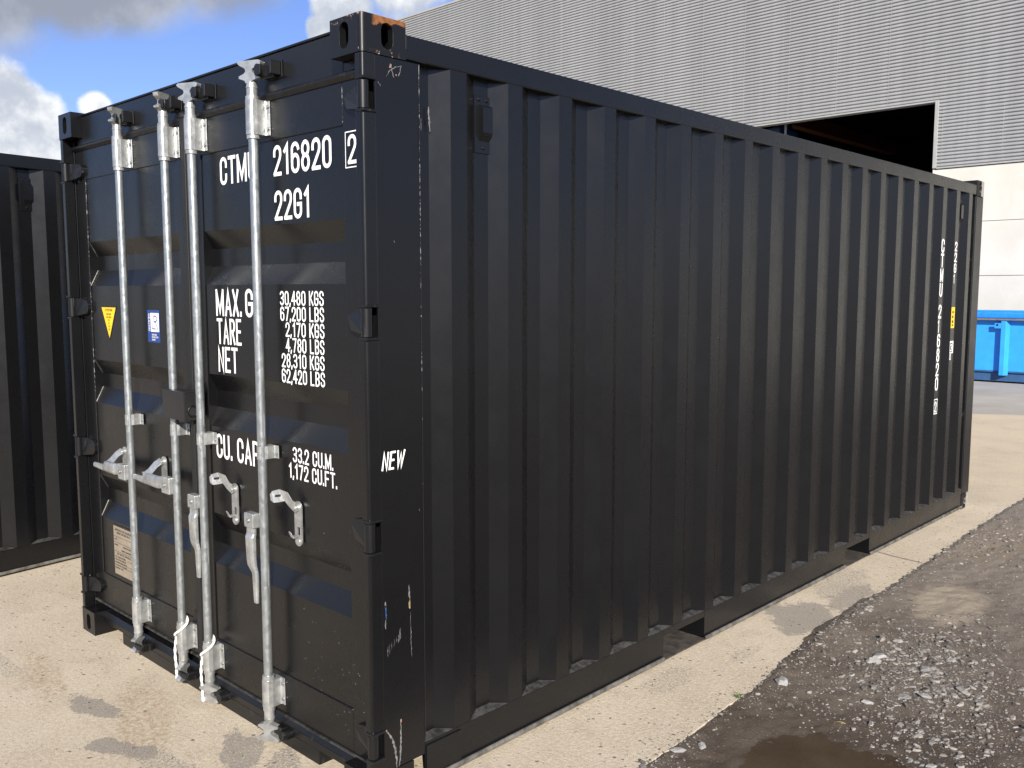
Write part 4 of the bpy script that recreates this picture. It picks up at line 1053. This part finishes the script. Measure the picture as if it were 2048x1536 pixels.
# crumbs on the concrete
cr = MB()
for i in range(900):
    if random.random() < .5: x, y = -3.2+3.0*random.random(), -.95+.95*random.random()
    else:
        y = .3+6*random.random(); x = .02+(xb(y)-.02)*random.random()
    rock(cr, x, y, 0, .0015+.0035*random.random()**2.5, .6)
tag(cr.build('grit', M['grav']), kind='stuff')
# single larger stones, each its own object
SG = 'loose grey stones on the mud'
def stone(x, y, r, label, flat=.5, mat='stone'):
    mb = MB(); rock(mb, 0, 0, 0, r, flat); o = mb.build('stone', M[mat], None, r*.08)
    o.location = (x, y, max(hmud(x, y), -.03)+r*flat*.25); return tag(o, label, 'stone', SG)
random.seed(5)
stone(.516, 1.868, .034, 'pale angular stone lying alone nearest the pavement edge', .62)
stone(.865, 1.935, .020, 'small pale stone on the bare mud just beyond the puddle')
stone(.960, 2.075, .034, 'flat pale slab of stone at the near side of the stone scatter', .25)
stone(1.035, 2.130, .032, 'flat pale stone right beside the slab at the near side of the scatter', .3)
stone(.722, 2.36, .034, 'grey faceted stone, the taller of the pair in the middle of the scatter', .5)
stone(.715, 2.44, .030, 'grey stone leaning behind the taller one of the pair', .5)
stone(.640, 2.66, .026, 'dark bluish stone at the far end of the scatter', .6, 'grav')
stone(.705, 2.70, .024, 'light grey stone at the far end of the scatter, next to the dark bluish one', .5)
stone(.935, 2.41, .030, 'broad pale stone at the right of the middle pair', .4)
stone(.975, 2.63, .028, 'flat bluish stone on its own beyond the scatter', .25)
stone(1.13, 2.30, .026, 'dark grey stone among pale chips at the right of the scatter', .6, 'grav')
stone(.545, 1.16, .022, 'flat grey stone in the corner between puddle and pavement', .3)
stone(.505, 1.06, .026, 'pale blue-grey stone closest to the pavement edge at the bottom of the picture', .3)
stone(1.235, 1.62, .020, 'small pale stone at the right rim of the puddle', .45)
# leaf blades on the puddle and a tuft at the edge
M['straw'] = simple('dry_straw', (.40, .33, .12), .7, 0, .2); M['grass'] = simple('weed_green', (.10, .14, .035), .7, 0, .3)
def blade(x, y, z, L, rot, w, mat, name, label):
    A = []; B = []; mb = MB()
    for i in range(9):
        t = i/8; u = (t-.5)*L; v = .012*math.sin(t*3.1); ww = w*math.sin(math.pi*(.08+.84*t)); zz = z+.004*math.sin(t*6)
        for lst, s in ((A, 1), (B, -1)):
            p, q = u, v+s*ww; lst.append((x+p*math.cos(rot)-q*math.sin(rot), y+p*math.sin(rot)+q*math.cos(rot), zz))
    mb.sheet(B, A); mb.sheet([(a, b, c-.0006) for a, b, c in A], [(a, b, c-.0006) for a, b, c in B])
    return tag(mb.build(name, mat), label, 'leaf')
blade(.86, 1.72, -.012, .075, R_(15), .003, M['straw'], 'leaf', 'curved yellow leaf blade lying on the mud at the far rim of the puddle')
blade(.66, 1.20, -.024, .11, R_(60), .0016, M['straw'], 'straw', 'thin brown straw lying by the left rim of the puddle')
tf = MB()
for i in range(26):
    a = random.uniform(0, 6.28); l = random.uniform(.012, .03); x, y = .437+random.gauss(0, .010), 1.62+random.gauss(0, .012)
    d = Vector((math.cos(a), math.sin(a), 0)); n = Vector((-d.y, d.x, 0))*.0011
    p0 = Vector((x, y, .0)); p1 = p0+d*l*.4+Vector((0, 0, l*.7)); p2 = p0+d*l+Vector((0, 0, l*.75))
    tf.add([p0-n, p0+n, p1+n*.8, p1-n*.8, p2], [(0, 1, 2, 3), (3, 2, 4)])
tag(tf.build('weed', M['grass']), 'tiny green weed tuft at the edge of the pavement', 'weed')
